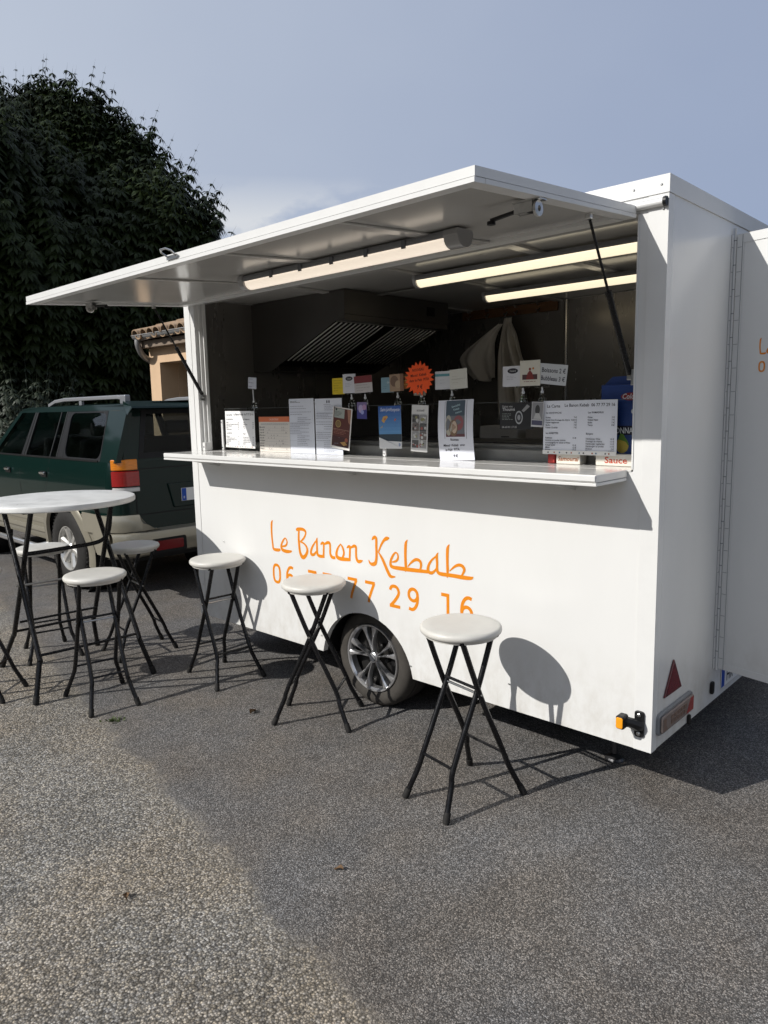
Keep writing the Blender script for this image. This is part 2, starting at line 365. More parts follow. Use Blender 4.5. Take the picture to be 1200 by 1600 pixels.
# corner and roof trims, proud of the sheets
ct = MB(); ct.prism([(-.072, -.003), (.003, -.003), (.003, .045), (0.0005, .045), (0.0005, -.0005), (-.072, -.0005)], XY, ZB, 2.352)
obj('corner_trim', ct, TRIM, T)
ct = MB(); ct.prism([(LX + .062, -.003), (LX - .003, -.003), (LX - .003, .045), (LX - .0005, .045), (LX - .0005, -.0005), (LX + .062, -.0005)], XY, ZB, 2.352)
obj('corner_trim', ct, TRIM, T)
tr = MB(); tr.box(LX - .005, .005, -.005, -.0005, 2.355, ZT + .004); tr.box(.0005, .005, -.0005, DY + .004, 2.355, ZT + .004); tr.box(LX - .005, -.0005 + LX, -.0005, DY + .004, 2.355, ZT + .004)
tr.box(LX, 0, -.0005, .03, ZT + .0005, ZT + .004); tr.box(-.03, 0, .03, DY, ZT + .0005, ZT + .004)
obj('roof_trim', tr, TRIM, T)
obj('window_frame', MB().box(OR - .006, OR, -.004, .05, OZ0 + .01, OZ1 - .005), TRIM, T)
ff = MB()
ff.box(OL, OL + .006, -.004, .05, OZ0 + .01, OZ1 - .005)
ff.box(OL + .006, OL + .022, .02, .05, OZ0 + .01, OZ1 - .005); ff.box(OL + .034, OL + .042, .038, .06, OZ0 + .01, OZ1 - .005)
obj('window_frame', ff, TRIM, T)
# hinge profile above the hatch
hp = MB(); hp.prism([(-.0055, 2.346), (-.012, 2.338)] + arc(-.015, 2.322, .013, 60, 270, 8) + [(-.004, 2.309), (-.004, 2.346)], lambda u, v, w: (w, u, v), LX + .01, -.012)
obj('hinge_profile', hp, TRIM, T, smooth=40)
obj('hinge_cap', MB().prism(arc(-.015, 2.322, .017, 0, 360, 14)[:-1], lambda u, v, w: (w, u, v), -.011, .001), BLACK, T)
for x, z in ((-.13, 2.385), (-.025, 2.385), (-.138, 2.34), (-.016, 2.30), (-1.684, .651), (-1.277, .273), (-1.963, .299), (-.672, .328), (-2.9, .75), (-3.17, .42)):
    sc = MB(); sc.lathe([(0.0045, 0), (.0045, .001), (.002, .003)], lambda a, r, h, x=x, z=z: (x + r * math.cos(a), -.0055 - h, z + r * math.sin(a)), 10)
    obj('screw_head', sc, CHROME, T)

# --- hatch
def hz(y): return 2.326 + .07 * y
HX0, HX1, HY = -3.175, -.112, -1.03
H = MB()
def slab(mb, x0, x1, y0, y1, d0, d1):       # between depths d0 < d1 under the hatch top
    mb.add([(x0, y0, hz(y0) - d1), (x1, y0, hz(y0) - d1), (x1, y1, hz(y1) - d1), (x0, y1, hz(y1) - d1), (x0, y0, hz(y0) - d0), (x1, y0, hz(y0) - d0), (x1, y1, hz(y1) - d0), (x0, y1, hz(y1) - d0)],
           [(0, 3, 2, 1), (4, 5, 6, 7), (0, 1, 5, 4), (1, 2, 6, 5), (2, 3, 7, 6), (3, 0, 4, 7)])
slab(H, HX0 + .004, HX1 - .004, HY + .004, -.03, .001, .030)
hatch = obj('hatch', H, WHITE, T)
F = MB()
slab(F, HX0, HX1, HY, HY + .003, 0, .027); slab(F, HX0, HX1, HY - .002, HY + .05, .029, .043)
slab(F, HX1 - .003, HX1, HY + .0035, -.02, 0, .027); slab(F, HX1 - .05, HX1 + .001, HY + .0505, -.02, .029, .043)
slab(F, HX0, HX0 + .003, HY + .0035, -.02, 0, .027); slab(F, HX0 - .001, HX0 + .05, HY + .0505, -.02, .029, .043)
slab(F, HX0 + .051, HX1 - .051, -.10, -.02, .031, .045)
obj('hatch_edge', F, TRIM, hatch)
for x in (-2.14, -1.41, -.74):
    F = MB(); slab(F, x - .032, x + .032, HY + .052, -.102, .0330, .042); obj('hatch_rib', F, CEIL, hatch, bevel=.003)
S_ = MB(); slab(S_, HX0 + .051, HX1 - .051, HY + .051, -.101, .0315, .0325)
obj('hatch_lining', S_, CEIL, hatch)
k = MB(); kx, kz = -1.65, hz(HY)             # wire keeper on the outer edge
k.tube([(kx - .03, HY - .002, kz - .012), (kx - .036, HY - .03, kz + .004), (kx - .02, HY - .045, kz + .012), (kx + .02, HY - .045, kz + .012), (kx + .036, HY - .03, kz + .004), (kx + .03, HY - .002, kz - .012)], .004, 8)
k.box(kx - .04, kx + .04, HY - .006, HY - .003, kz - .022, kz - .006)
obj('keeper', k, CHROME, hatch)
def latch(x, y, s):
    z = hz(y) - .044; m = MB()
    m.box(x - .05, x + .05, y - .022, y + .022, z - .004, z); m.box(x - .046, x + .02, y - .016, y - .012, z - .036, z - .0045); m.box(x - .046, x + .02, y + .012, y + .016, z - .036, z - .0045)
    m.box(x - .04, x - .012, y - .0115, y + .0115, z - .032, z - .012)
    m.lathe([(.02, 0), (.024, .004), (.024, .012), (.009, .013), (.009, 0)], lambda a, r, h: (x + s * (.024 + h), y + r * math.cos(a), z - .028 + r * math.sin(a)), 16, closed=True)
    l = obj('latch', m, CHROME, hatch)
    m = MB(); m.tube([(x - s * .04, y, z - .022), (x - s * .15, y + .01, z - .03)], .007, 8); m.lathe([(.004, 0), (.014, .002), (.014, .012), (.004, .014)], lambda a, r, h: (x - s * .15 + r * math.cos(a), y + .01 + r * math.sin(a), z - .046 + h), 12)
    obj('latch_rod', m, BLACK, l)
latch(-.165, -.67, 1); latch(-3.03, -.72, -1)
def strut(a, b):
    a, b = Vector(a), Vector(b); d = b - a; m = MB()
    m.tube([a + d * .46, a + d * .975], .0115, 12); m.tube([a + d * .44, a + d * .462], .0135, 12)
    st = obj('gas_strut', m, TUBE, T, smooth=40)
    m = MB(); m.tube([a + d * .02, a + d * .45], .0052, 10); obj('rod', m, TUBE, st, smooth=40)
    m = MB(); m.box(a.x - .010, a.x + .010, a.y - .010, a.y + .010, a.z - .010, a.z + .008); obj('bracket', m, CHROME, st, bevel=.003)
    m = MB(); m.box(b.x - .010, b.x + .010, b.y - .010, b.y + .010, b.z - .010, b.z + .008)
    m.box(b.x + .008 if b.x > -1 else b.x - .020, b.x + .022 if b.x > -1 else b.x - .008, b.y - .014, b.y + .02, b.z - .03, b.z + .03)
    obj('bracket', m, CHROME, st, bevel=.003)
strut((-.155, -.30, hz(-.3) - .056), (-.135, .015, 1.70)); strut((-3.085, -.30, hz(-.3) - .056), (-3.075, .015, 1.70))

# --- serving shelf and sill
s1 = MB(); s1.box(-3.14, -2.16, -.262, -.0035, 1.313, 1.342); s1.box(-2.1585, -.128, -.262, -.0035, 1.313, 1.342)
shelf = obj('serving_shelf', s1, LAMI, T, bevel=.003)
e = MB(); e.box(-3.138, -.130, -.266, -.2625, 1.318, 1.340); e.box(-3.142, -.126, -.264, -.012, 1.300, 1.3115)
obj('shelf_edge', e, TRIM, shelf, bevel=.0015)
obj('inner_ledge', MB().box(OL + .03, OR - .03, .205, .245, 1.3345, 1.394), mat('ledge_grey', (.36, .35, .33), .4, var=.15, vscale=8), T, bevel=.004)
obj('counter_top', MB().box(OL + .002, OR - .007, -.003, .17, 1.3355, 1.3425), LAMI, T)
for x in (-2.9, -1.64, -.35):
    br = MB(); br.prism([(-.24, 1.2995), (-.004, 1.2995), (-.004, 1.25), (-.018, 1.25)], lambda u, v, w: (w, u, v), x - .002, x + .002); obj('shelf_bracket', br, TRIM, shelf)

# --- lettering on the front sheet (strokes in mm from x = -3 m)
LET = [[(623,938,4),(612,922,15),(608,882,15),(609,829,14),(614,788,14),(618,764,15),(633,758,17),(666,759,18),(686,764,12)],[(704,786,9),(737,794,12),(752,814,11),(747,831,9),(734,839,8),(715,822,12),(700,800,14),(696,781,16),(709,764,19),(747,760,19),(783,764,13),(795,769,4)],[(840,899,10),(851,904,18),(873,909,17),(904,909,17),(924,899,14),(923,881,11),(905,856,12),(873,831,8)],[(867,905,12),(861,856,16),(864,806,17),(869,771,18),(883,747,21),(898,743,21),(918,756,19),(935,784,17),(929,808,13),(907,826,10),(878,833,8)],[(1026,874,4),(1020,856,14),(1021,824,14),(1021,789,15),(1026,774,16),(1045,768,17),(1082,771,15)],[(1020,859,6),(997,836,10),(973,803,14),(966,780,15),(975,768,16),(994,773,14),(1019,796,9)],[(1052,837,7),(1069,848,15),(1085,845,11)],[(1080,847,12),(1077,806,13),(1074,768,14)],[(1083,841,7),(1110,854,16),(1130,852,14),(1132,822,13),(1132,793,15),(1146,775,17),(1172,775,14)],[(1220,860,5),(1197,835,11),(1183,804,16),(1188,782,19),(1215,775,20),(1263,777,18),(1292,779,15)],[(1219,858,6),(1235,839,13),(1243,811,13),(1233,786,12),(1221,774,8)],[(1267,843,6),(1285,853,14),(1298,851,10)],[(1294,854,12),(1290,812,13),(1287,771,13)],[(1298,846,7),(1322,859,15),(1339,856,14),(1339,823,13),(1341,795,15),(1353,778,17),(1373,781,15),(1390,788,3)],[(1462,908,5),(1472,920,14),(1485,926,15),(1494,916,15),(1493,879,15),(1494,838,15),(1490,801,16),(1481,783,19),(1459,776,17),(1442,783,11),(1435,797,4)],[(1510,853,9),(1529,889,11),(1551,917,14),(1570,928,18),(1588,932,6)],[(1505,852,6),(1534,817,15),(1557,779,17),(1577,746,18),(1594,729,16),(1626,732,5)],[(1605,807,7),(1633,816,11),(1647,834,11),(1644,854,9),(1629,860,8),(1610,840,12),(1596,815,13),(1594,794,16),(1609,781,17),(1692,782,19),(1763,785,18),(1845,789,15)],[(1715,937,2),(1703,919,14),(1699,883,16),(1698,838,15),(1700,793,15),(1698,767,2)],[(1713,797,5),(1738,823,10),(1768,841,14),(1793,838,15),(1802,822,14),(1799,802,11),(1790,787,7)],[(1914,895,2),(1904,876,14),(1906,841,13),(1905,811,14),(1911,796,16),(1931,790,17),(2008,792,17),(2066,792,18),(2111,795,14),(2124,804,3)],[(1901,876,7),(1871,851,10),(1852,824,13),(1847,801,16),(1855,788,16),(1873,788,14),(1892,802,10),(1906,821,5)],[(1984,944,2),(1973,925,14),(1970,892,15),(1970,849,14),(1971,811,14),(1968,776,2)],[(1983,812,4),(2011,836,10),(2037,849,13),(2060,847,15),(2072,832,14),(2066,815,11),(2055,798,7)]]
def digit(ch):
    if ch == '0': return [[(.5 + .42 * math.copysign(abs(math.cos(a)) ** .8, math.cos(a)), .5 + .46 * math.copysign(abs(math.sin(a)) ** .7, math.sin(a))) for a in [2 * math.pi * i / 28 for i in range(29)]]]
    six = [[(.90, .93), (.62, .965), (.36, .88), (.15, .66), (.09, .40), (.11, .25)], [(.5 + .40 * math.cos(a), .30 + .26 * math.sin(a)) for a in [2 * math.pi * i / 24 for i in range(25)]]]
    if ch == '6': return six
    if ch == '9': return [[(1 - x, 1 - y) for x, y in s] for s in six]
    if ch == '7': return [[(0, .94), (1.0, .94)], [(.93, .94), (.62, .52), (.42, .22), (.34, .0)]]
    if ch == '1': return [[(.22, .94), (.86, .94)], [(.78, 1.0), (.78, .5), (.78, 0)]]
    return [[(.07, .76), (.16, .90), (.42, .965), (.72, .92), (.88, .74), (.80, .55), (.45, .27), (.08, .045)], [(.0, .05), (1.0, .05)]]
DIG = [('0', -2.395, .551), ('6', -2.268, .553), ('7', -2.066, .556), ('7', -1.938, .558), ('7', -1.733, .562), ('7', -1.598, .562), ('2', -1.418, .567), ('9', -1.291, .572), ('1', -1.087, .578), ('6', -.952, .583)]
def logo(mb, fn, which='nd', only=None):
    k = 0
    for st in (LET if 'n' in which else []):
        ribbon(mb, spline([((x - 3000) / 1000, z / 1000, w / 1000 * 1.14) for x, z, w in st]), lambda u, v, k=k: fn(u, v, .0006 + k * .00003)); k += 1
    for ch, x, z in ((DIG if only is None else [DIG[only]]) if 'd' in which else []):
        for st in digit(ch):
            p = [(x + a * .074, z + b * .117, .0178) for a, b in st]
            ribbon(mb, spline(p, 3) if len(p) > 2 else p, lambda u, v, k=k: fn(u, v, .0006 + k * .00003)); k += 1
lm = MB(); logo(lm, lambda u, v, o: (u, -o, v), 'n'); obj('name_lettering', lm, ORANGE, T)
for i in range(len(DIG)):
    lm = MB(); logo(lm, lambda u, v, o: (u, -o, v), 'd', i); obj('phone_digit', lm, ORANGE, T)

# --- wheel under the arch
def axis_y(y0, cx, cz, s=-1): return lambda a, r, h: (cx + r * math.cos(a), y0 + s * h, cz + r * math.sin(a))
wt = MB(); f = axis_y(.215, AX, AZ)
wt.lathe([(.195, .118), (.203, .127), (.230, .133), (.258, .126), (.275, .108), (.283, .088), (.2855, .0), (.283, -.07), (.262, -.1), (.195, -.1)], f, 64, closed=True)
tyre = obj('wheel', wt, DUSTY, T, smooth=35)
gr = MB()
for h in (-.055, -.02, .02, .055): gr.lathe([(.2856, h - .004), (.2860, h), (.2856, h + .004)], f, 64)
obj('tread_groove', gr, BLACK, tyre)
rim = MB()
rim.lathe([(.176, .118), (.184, .130), (.192, .132), (.1945, .126), (.1945, .08), (.176, .08)], f, 64, closed=True)
rim.lathe([(0.004, .122), (.024, .122), (.030, .118), (.034, .10), (.004, .098)], f, 32)
ALU = mat('rim_alloy', (.62, .62, .63), .28, metal=.85, var=.15, vscale=30)
for k in range(5):
    for s in (-1, 1):
        a0 = R(90 + 72 * k + 8); V = []
        def sp(r, da, h): a = a0 + s * da; return f(a, r, h)
        outl = [(.030, .12, .118), (.09, .155, .122), (.14, .19, .126), (.180, .22, .127)]
        wid = [.09, .05, .062, .115]
        for (r, da, h), w in zip(outl, wid): V += [sp(r, da - w, h - .006), sp(r, da - w * .4, h), sp(r, da + w * .55, h), sp(r, da + w, h - .008), sp(r, da + w, h - .03), sp(r, da - w, h - .03)]
        rim.add(V, [tuple(6 * i + q for q in (j, (j + 1) % 6)) + tuple(6 * (i + 1) + q for q in ((j + 1) % 6, j)) for i in range(3) for j in range(6)])
obj('rim', rim, ALU, tyre, smooth=30)
dk = MB(); dk.lathe([(.004, .06), (.176, .06), (.1755, .055), (.004, .05)], f, 48)
for k in range(5):
    a = R(90 + 72 * k + 44); dk.lathe([(.012, .062), (.012, .085), (.006, .09)], lambda q, r, h, a=a: (AX + .075 * math.cos(a) + r * math.cos(q), .215 - h, AZ + .075 * math.sin(a) + r * math.sin(q)), 8)
obj('brake_disc', dk, mat('brake_iron', (.018, .017, .016), .5, metal=.3, var=.5, vscale=20), tyre)
cpm = MB(); cpm.lathe([(.003, .1225), (.021, .1225), (.021, .1265), (.003, .1275)], f, 24); obj('hub_cap', cpm, GREY, tyre)
ms = MB(); ms.grid(32, 1, lambda u, v: (CX + .352 * math.cos(math.pi * u), .036 + .29 * v, .170 + .335 * math.sin(math.pi * u))); ms.prism(arc(CX, .17, .352, 0, 180, 32, .335), XZ, .335, .343)
obj('mudguard', ms, BLACK, T)
ch = MB(); ch.box(LX + .1, -.1, .30, .36, .13, .222); ch.box(LX + .1, -.1, DY - .36, DY - .30, .13, .222); ch.box(AX - .03, AX + .03, .30, DY - .3, .20, .245)
ch.box(LX - 1.1, LX + .1, DY / 2 - .05, DY / 2 + .05, .24, .32); obj('chassis', ch, BLACK, T)
ch = MB(); ch.tube([(-.345, .41, .21), (-.334, .386, -.05)], .014, 10); ch.lathe([(.004, 0), (.06, .004), (.05, .02), (.02, .045), (.004, .05)], lambda a, r, h: (-.332 + r * .75 * math.cos(a), .383 + r * .75 * math.sin(a), YARD_Z + .002 + h * .6), 20)
obj('corner_steady', ch, DKSTEEL, T)
ww = MB(); f2 = axis_y(DY - .215, AX, AZ, 1); ww.lathe([(.06, .11), (.195, .118), (.258, .126), (.283, .088), (.2855, 0), (.283, -.07), (.195, -.1)], f2, 40); obj('wheel', ww, RUBBER, T, smooth=35)

# --- lamps and plate on the back end
tl = MB(); tl.prism(rrect(.037, .396, .262, .352, .018), YZ, .001, .016); tail = obj('tail_light', tl, GREY, T, bevel=.003)
LENS = mat('clear_lens', (.26, .205, .18), .12, var=.25, vscale=20, coat=.6)
tl = MB(); tl.prism(rrect(.047, .386, .271, .343, .013), YZ, .0162, .026); obj('lens', tl, LENS, tail, bevel=.005)
tl = MB(); tl.prism([(.30, .277), (.375, .277), (.375, .337), (.345, .337)], YZ, .0262, .0275); obj('red_section', tl, mat('lens_red', (.30, .045, .04), .2, coat=.5), tail)
tl = MB()
for i in range(5):
    for j in range(2): tl.box(.0262, .0285, .135 + i * .034, .159 + i * .034, .289 + j * .022, .305 + j * .022)
tl.prism([(.06, .28), (.10, .28), (.085, .30), (.085, .33), (.06, .33)], YZ, .0262, .0275)
obj('led_cells', tl, mat('lens_brown', (.20, .13, .10), .2, coat=.5), tail)
tri = MB(); tri.prism([(.105, .403), (.284, .402), (.1945, .545)], YZ, .001, .009); w_ = obj('warning_triangle', tri, mat('reflector_dark_red', (.10, .008, .012), .25, coat=.6, var=.2, vscale=60), T, bevel=.002)
tri = MB(); tri.prism([(.125, .413), (.264, .412), (.1945, .525)], YZ, .0092, .011); obj('reflector', tri, mat('reflector_red', (.14, .006, .012), .2, coat=.8), w_)
bk = MB(); bk.prism(rrect(.646, .678, .250, .310, .012), YZ, .001, .014); obj('rear_reflector', bk, BLACK, T, bevel=.004)
bk = MB(); bk.prism(rrect(.374, .396, .196, .242, .01), YZ, .001, .014); obj('rubber_buffer', bk, RUBBER, T, bevel=.005)
pl = MB(); pl.box(.001, .005, .79, 1.31, .236, .338); plate = obj('number_plate', pl, mat('plate_white', (.75, .75, .74), .4), T, bevel=.002)
pl = MB(); pl.box(.0052, .0056, .792, .835, .238, .336); obj('blue_band', pl, ink((.01, .06, .35)), plate)
pl = MB(); put_text(pl, 'HR', .858, .256, .085, lambda u, v: (.0058, u, v), sx=.8); obj('plate_lettering', pl, ink((.01, .01, .012)), plate)
# side marker on its stalk
mk = MB(); mk.prism(rrect(-.066, -.026, .262, .372, .012), XZ, -.014, -.0035)
mark = obj('marker_lamp', mk, BLACK, T, bevel=.003)
mk = MB(); mk.tube([(-.046, -.012, .315), (-.050, -.028, .318), (-.066, -.052, .332), (-.085, -.066, .338)], [.026, .025, .020, .022], 8); obj('stalk', mk, BLACK, mark, smooth=40)
mk = MB(); mk.prism(rrect(-.108, -.072, .310, .366, .010), XZ, -.094, -.052); hd = obj('lamp_head', mk, BLACK, mark, bevel=.004)
mk = MB(); mk.prism(rrect(-.1045, -.0755, .315, .361, .008), XZ, -.100, -.0945); obj('amber_lens', mk, mat('amber_lens', (.85, .33, .01), .15, coat=.7, var=.15, vscale=80), mark, bevel=.003)
mk = MB()
for z in (.278, .356): mk.lathe([(.009, 0), (.009, .004), (.005, .006)], lambda a, r, h, z=z: (-.046 + r * math.cos(a), -.0145 - h, z + r * math.sin(a)), 10)
obj('bolt_head', mk, CHROME, mark)

# --- rear door, swung open past a right angle
dv = Vector((.232, -.053)).normalized(); HYY = .706
def dp(u, v, o): return (.006 + dv.x * u + dv.y * o, HYY + dv.y * u - dv.x * o, v)     # o: towards the camera
DW, DZ0, DZ1 = .82, .367, 2.306
dm = MB(); dm.prism([(.012, DZ0), (DW, DZ0), (DW, DZ1), (.012, DZ1)], dp, -.032, 0); door = obj('rear_door', dm, WHITE, T, bevel=.002)
dm = MB(); dm.prism([(.010, DZ1 - .035), (DW + .002, DZ1 - .035), (DW + .002, DZ1 + .003), (.010, DZ1 + .003)], dp, .0005, .003); dm.prism([(.010, DZ0 - .002), (DW + .002, DZ0 - .002), (DW + .002, DZ0 + .03), (.010, DZ0 + .03)], dp, .0005, .003)
dm.prism([(.010, DZ0 + .031), (.042, DZ0 + .031), (.042, DZ1 - .036), (.010, DZ1 - .036)], dp, .0005, .003)
obj('door_edge', dm, TRIM, door)
hm = MB(); hm.tube([(.008, HYY - .004, DZ0 - .01), (.008, HYY - .004, DZ1 + .03)], .0055, 8)
hm.prism([(.013, DZ0), (.034, DZ0), (.034, DZ1), (.013, DZ1)], dp, .0032, .0056); hm.box(.0005, .003, HYY - .032, HYY - .010, DZ0, DZ1)
obj('piano_hinge', hm, TRIM, door)
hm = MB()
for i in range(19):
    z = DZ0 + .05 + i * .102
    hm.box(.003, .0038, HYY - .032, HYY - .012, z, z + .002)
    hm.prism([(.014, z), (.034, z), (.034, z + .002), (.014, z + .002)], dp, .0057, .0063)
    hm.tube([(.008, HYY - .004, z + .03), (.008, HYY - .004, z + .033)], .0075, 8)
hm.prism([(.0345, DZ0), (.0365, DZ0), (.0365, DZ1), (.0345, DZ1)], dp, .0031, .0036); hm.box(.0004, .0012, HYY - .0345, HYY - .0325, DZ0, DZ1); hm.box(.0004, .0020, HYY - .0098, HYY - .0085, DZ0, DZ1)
obj('hinge_shadow_strips', hm, mat('hinge_shadow_line', (.22, .23, .24), .6), door)  # thin grey strips and rings paint in the shadow lines of the hinge gaps
dl = MB(); k_ = .365; logo(dl, lambda u, v, o: dp(.131 + (u + 2.395) * k_, 1.797 + (v - .755) * k_, .0002 + o)); obj('door_lettering', dl, ORANGE, door)

# --- fixtures inside the trailer
def batten(name_label, x0, x1, y, z, hgt, est, clips, group):
    t = thing('strip_light', name_label, 'strip light', ((x0 + x1) / 2, y, z), 0, group); l = (x1 - x0) / 2
    m = MB(); m.prism([(-.040, 0), (-.046, -.015), (-.046, -.026), (.046, -.026), (.046, -.015), (.040, 0)], lambda u, v, w: (w, u, v), -l, l); obj('housing', m, GREY, t)
    m = MB(); m.prism([(-.040, -.0265)] + arc(0, -.028, .036, 180, 360, 10, .033) + [(.040, -.0265)], lambda u, v, w: (w, u, v), -l + (.03 if clips else .012), l - (.06 if clips else .012))
    obj('diffuser', m, est, t, smooth=50)
    for s in (-1, 1):
        m = MB(); m.prism([(-.045, .0)] + [(-.050, -.02)] + arc(0, -.028, .044, 180, 360, 10, .036) + [(.050, -.02), (.045, 0)], lambda u, v, w: (w, u, v), *sorted((s * (l + .012), s * (l - ((.025 if s < 0 else .055) if clips else .008)))))
        obj('end_cap', m, mat('lamp_cap', (.30, .30, .30), .3, coat=.3), t, smooth=40)
    if clips:
        for i in range(5):
            x = -l + .25 + i * (2 * l - .5) / 4; m = MB(); m.box(x - .010, x + .010, -.052, -.0465, -.036, -.004); obj('clip', m, mat('clip_grey', (.12, .125, .14), .4), t)
    return t
LIT = mat('lit_tube', (.9, .9, .85), .3, emit=(1.0, .86, .60), estr=1.15)
DIM = mat('lit_tube_dim', (.85, .78, .70), .35, emit=(1.0, .86, .70), estr=.80)
b_ = batten('strip light in a grey housing with side clips under the raised hatch', -1.90, -.575, -.47, hz(-.47) - .0425, .07, DIM, True, None)
batten('long lit tube on the ceiling nearer the serving window', -1.61, -.13, .50, 2.325, .07, LIT, False, None)
batten('long lit tube on the ceiling nearer the back wall', -1.70, -.22, 1.29, 2.325, .07, LIT, False, None)
hd = thing('extractor_hood', 'dark steel extractor hood with slatted filters under the trailer ceiling', 'extractor hood', (LX + .05, .508, 1.87))
hm = MB(); prof = [(.0, .0), (.20, .0), (.945, .315), (.945, .465), (.0, .465)]
hm.prism(prof, lambda u, v, w: (u, w, v), 0, .004); hm.prism(prof, lambda u, v, w: (u, w, v), 1.036, 1.04)
hm.prism([(.941, .318), (.945, .318), (.945, .465), (.941, .465)], lambda u, v, w: (u, w, v), .0045, 1.0355); hm.box(.0, .94, .0045, 1.0355, .461, .465)
hm.box(.0, .2, .0045, 1.0355, 0, .004); hm.box(.86, .94, .0045, 1.0355, .280, .316)
obj('hood_shell', hm, mat('hood_steel', (.105, .10, .095), .36, metal=.7, var=.12, vscale=3), hd)
d0, d1 = Vector((.20, 0, .004)), Vector((.90, 0, .30)); nn = Vector((.388, 0, -.92))
fm = MB(); fm.add([d0 + Vector((-.02, .006, .035)), d1 + Vector((-.02, .006, .035)), d1 + Vector((-.02, 1.034, .035)), d0 + Vector((-.02, 1.034, .035))], [(0, 1, 2, 3)]); obj('filter_back', fm, BLACK, hd)
sm = None
SLAT = mat('filter_steel', (.62, .60, .57), .30, metal=.75)
for i in range(24):
    y = .025 + i * .0425
    if i in (11, 12): continue
    m = MB(); q0, q1 = d0 + (d1 - d0) * .22 + Vector((0, y, 0)) + nn * .004, d0 + (d1 - d0) * .93 + Vector((0, y, 0)) + nn * .004
    m.tube([q0, q1], .0045, 8); obj('filter_slat', m, SLAT, hd, smooth=60)
m = MB(); m.add([q + Vector((0, y, 0)) + nn * k for k in (.001, .006) for q in (d0 + (d1 - d0) * .94, d0 + (d1 - d0) * 1.03) for y in (.01, 1.02)], [(0, 1, 3, 2), (4, 6, 7, 5), (0, 4, 5, 1), (2, 3, 7, 6)]); obj('filter_frame', m, SLAT, hd)
sw = MB(); sw.box(.9455, .951, .80, .88, .36, .42); obj('switch_box', sw, BLACK, hd)
# counters and goods further inside
c = thing('work_counter', 'low steel work counter along the inside of the serving window', 'counter', (-1.6, .45, .302))
m = MB(); m.box(-1.5, 1.45, -.26, .26, 0, 1.00); obj('cabinet', m, STEEL, c)
m = MB(); m.box(-1.5, 1.45, -.275, .28, 1.002, 1.03); obj('worktop', m, STEEL, c, bevel=.004)
m = MB(); m.box(-.55, .95, -.20, .22, 1.0305, 1.115); obj('food_well', m, mat('well_steel', (.36, .35, .33), .35, metal=.35, var=.2, vscale=8), c, bevel=.006)
m = MB()
for i in range(5): m.box(-.53 + i * .295, -.255 + i * .295, -.18, .20, 1.1155, 1.122)
obj('well_lid', m, DKSTEEL, c, bevel=.003)
c = thing('cooking_counter', 'dark cooking counter along the back wall of the trailer', 'counter', (-1.7, 1.72, .302))
m = MB(); m.box(-1.35, 1.5, -.30, .30, 0, .86); obj('cabinet', m, DKSTEEL, c)
m = MB(); m.box(-1.35, 1.5, -.32, .31, .862, .90); obj('worktop', m, STEEL, c, bevel=.004)
m = MB(); m.box(-1.2, -.1, -.2, .25, .9005, 1.06); obj('hotplate', m, BLACK, c, bevel=.006)
def carton(label, x, y, z, w, d, h, rz, m, flap=True, cat='box', group=None):
    t = thing('carton', label, cat, (x, y, z), rz, group); b = MB(); b.box(-w / 2, w / 2, -d / 2, d / 2, 0, h); obj('carton_body', b, m, t, bevel=.003)
    if flap:
        b = MB(); b.box(-w / 2 + .001, -.002, -d / 2 + .001, d / 2 - .001, h + .0005, h + .004); b.box(.002, w / 2 - .001, -d / 2 + .001, d / 2 - .001, h + .0005, h + .004); obj('flap', b, m, t)
    return t
CARD = mat('grey_board', (.30, .29, .27), .7, var=.12, vscale=12)
def at_front(t, d, fnlist, c):
    m = MB()
    for f in fnlist: f(m, lambda u, v: (u, -d / 2 - .001, v))
    obj('print', m, ink(c), t)
t = carton('grey cardboard box with black print behind the counter screen', -1.30, .90, 1.366, .24, .18, .115, .12, CARD)
at_front(t, .18, [lambda m, f: [m.add([f(.02, .03 + i * .012), f(.07, .03 + i * .012), f(.07, .036 + i * .012), f(.02, .036 + i * .012)], [(0, 1, 2, 3)]) for i in range(3)]], (.03, .03, .03))
sh = thing('storage_shelf', 'small steel shelf behind the counter carrying boxes', 'shelf', (-1.15, .93, 1.332)); m = MB(); m.box(-.45, .50, -.15, .15, .0, .032); obj('shelf_board', m, STEEL, sh, bevel=.003)
m = MB()
for x in (-.4, .44): m.box(x, x + .03, -.12, .12, -1.03, -.001)
obj('leg', m, STEEL, sh)
carton('plain grey carton beside the printed grey box behind the screen', -1.03, .93, 1.366, .20, .16, .10, -.1, mat('brown_board', (.22, .20, .18), .7, var=.15, vscale=12))
# white tub on the counter
t = thing('food_tub', 'small white plastic tub with a lid behind the left notices', 'tub', (-2.36, .30, 1.334)); m = MB()
m.add([(-.07, -.05, 0), (.07, -.05, 0), (.07, .05, 0), (-.07, .05, 0), (-.09, -.065, .30), (.09, -.065, .30), (.09, .065, .30), (-.09, .065, .30)], [(0, 3, 2, 1), (4, 5, 6, 7), (0, 1, 5, 4), (1, 2, 6, 5), (2, 3, 7, 6), (3, 0, 4, 7)]); obj('tub_body', m, PAPER, t, bevel=.006)
m = MB(); m.box(-.10, .10, -.072, .072, .301, .318); obj('lid', m, PAPER, t, bevel=.004)
m = MB(); m.box(-.055, -.01, -.0665, -.064, .245, .285); obj('tub_label', m, ink((.85, .85, .85)), t)
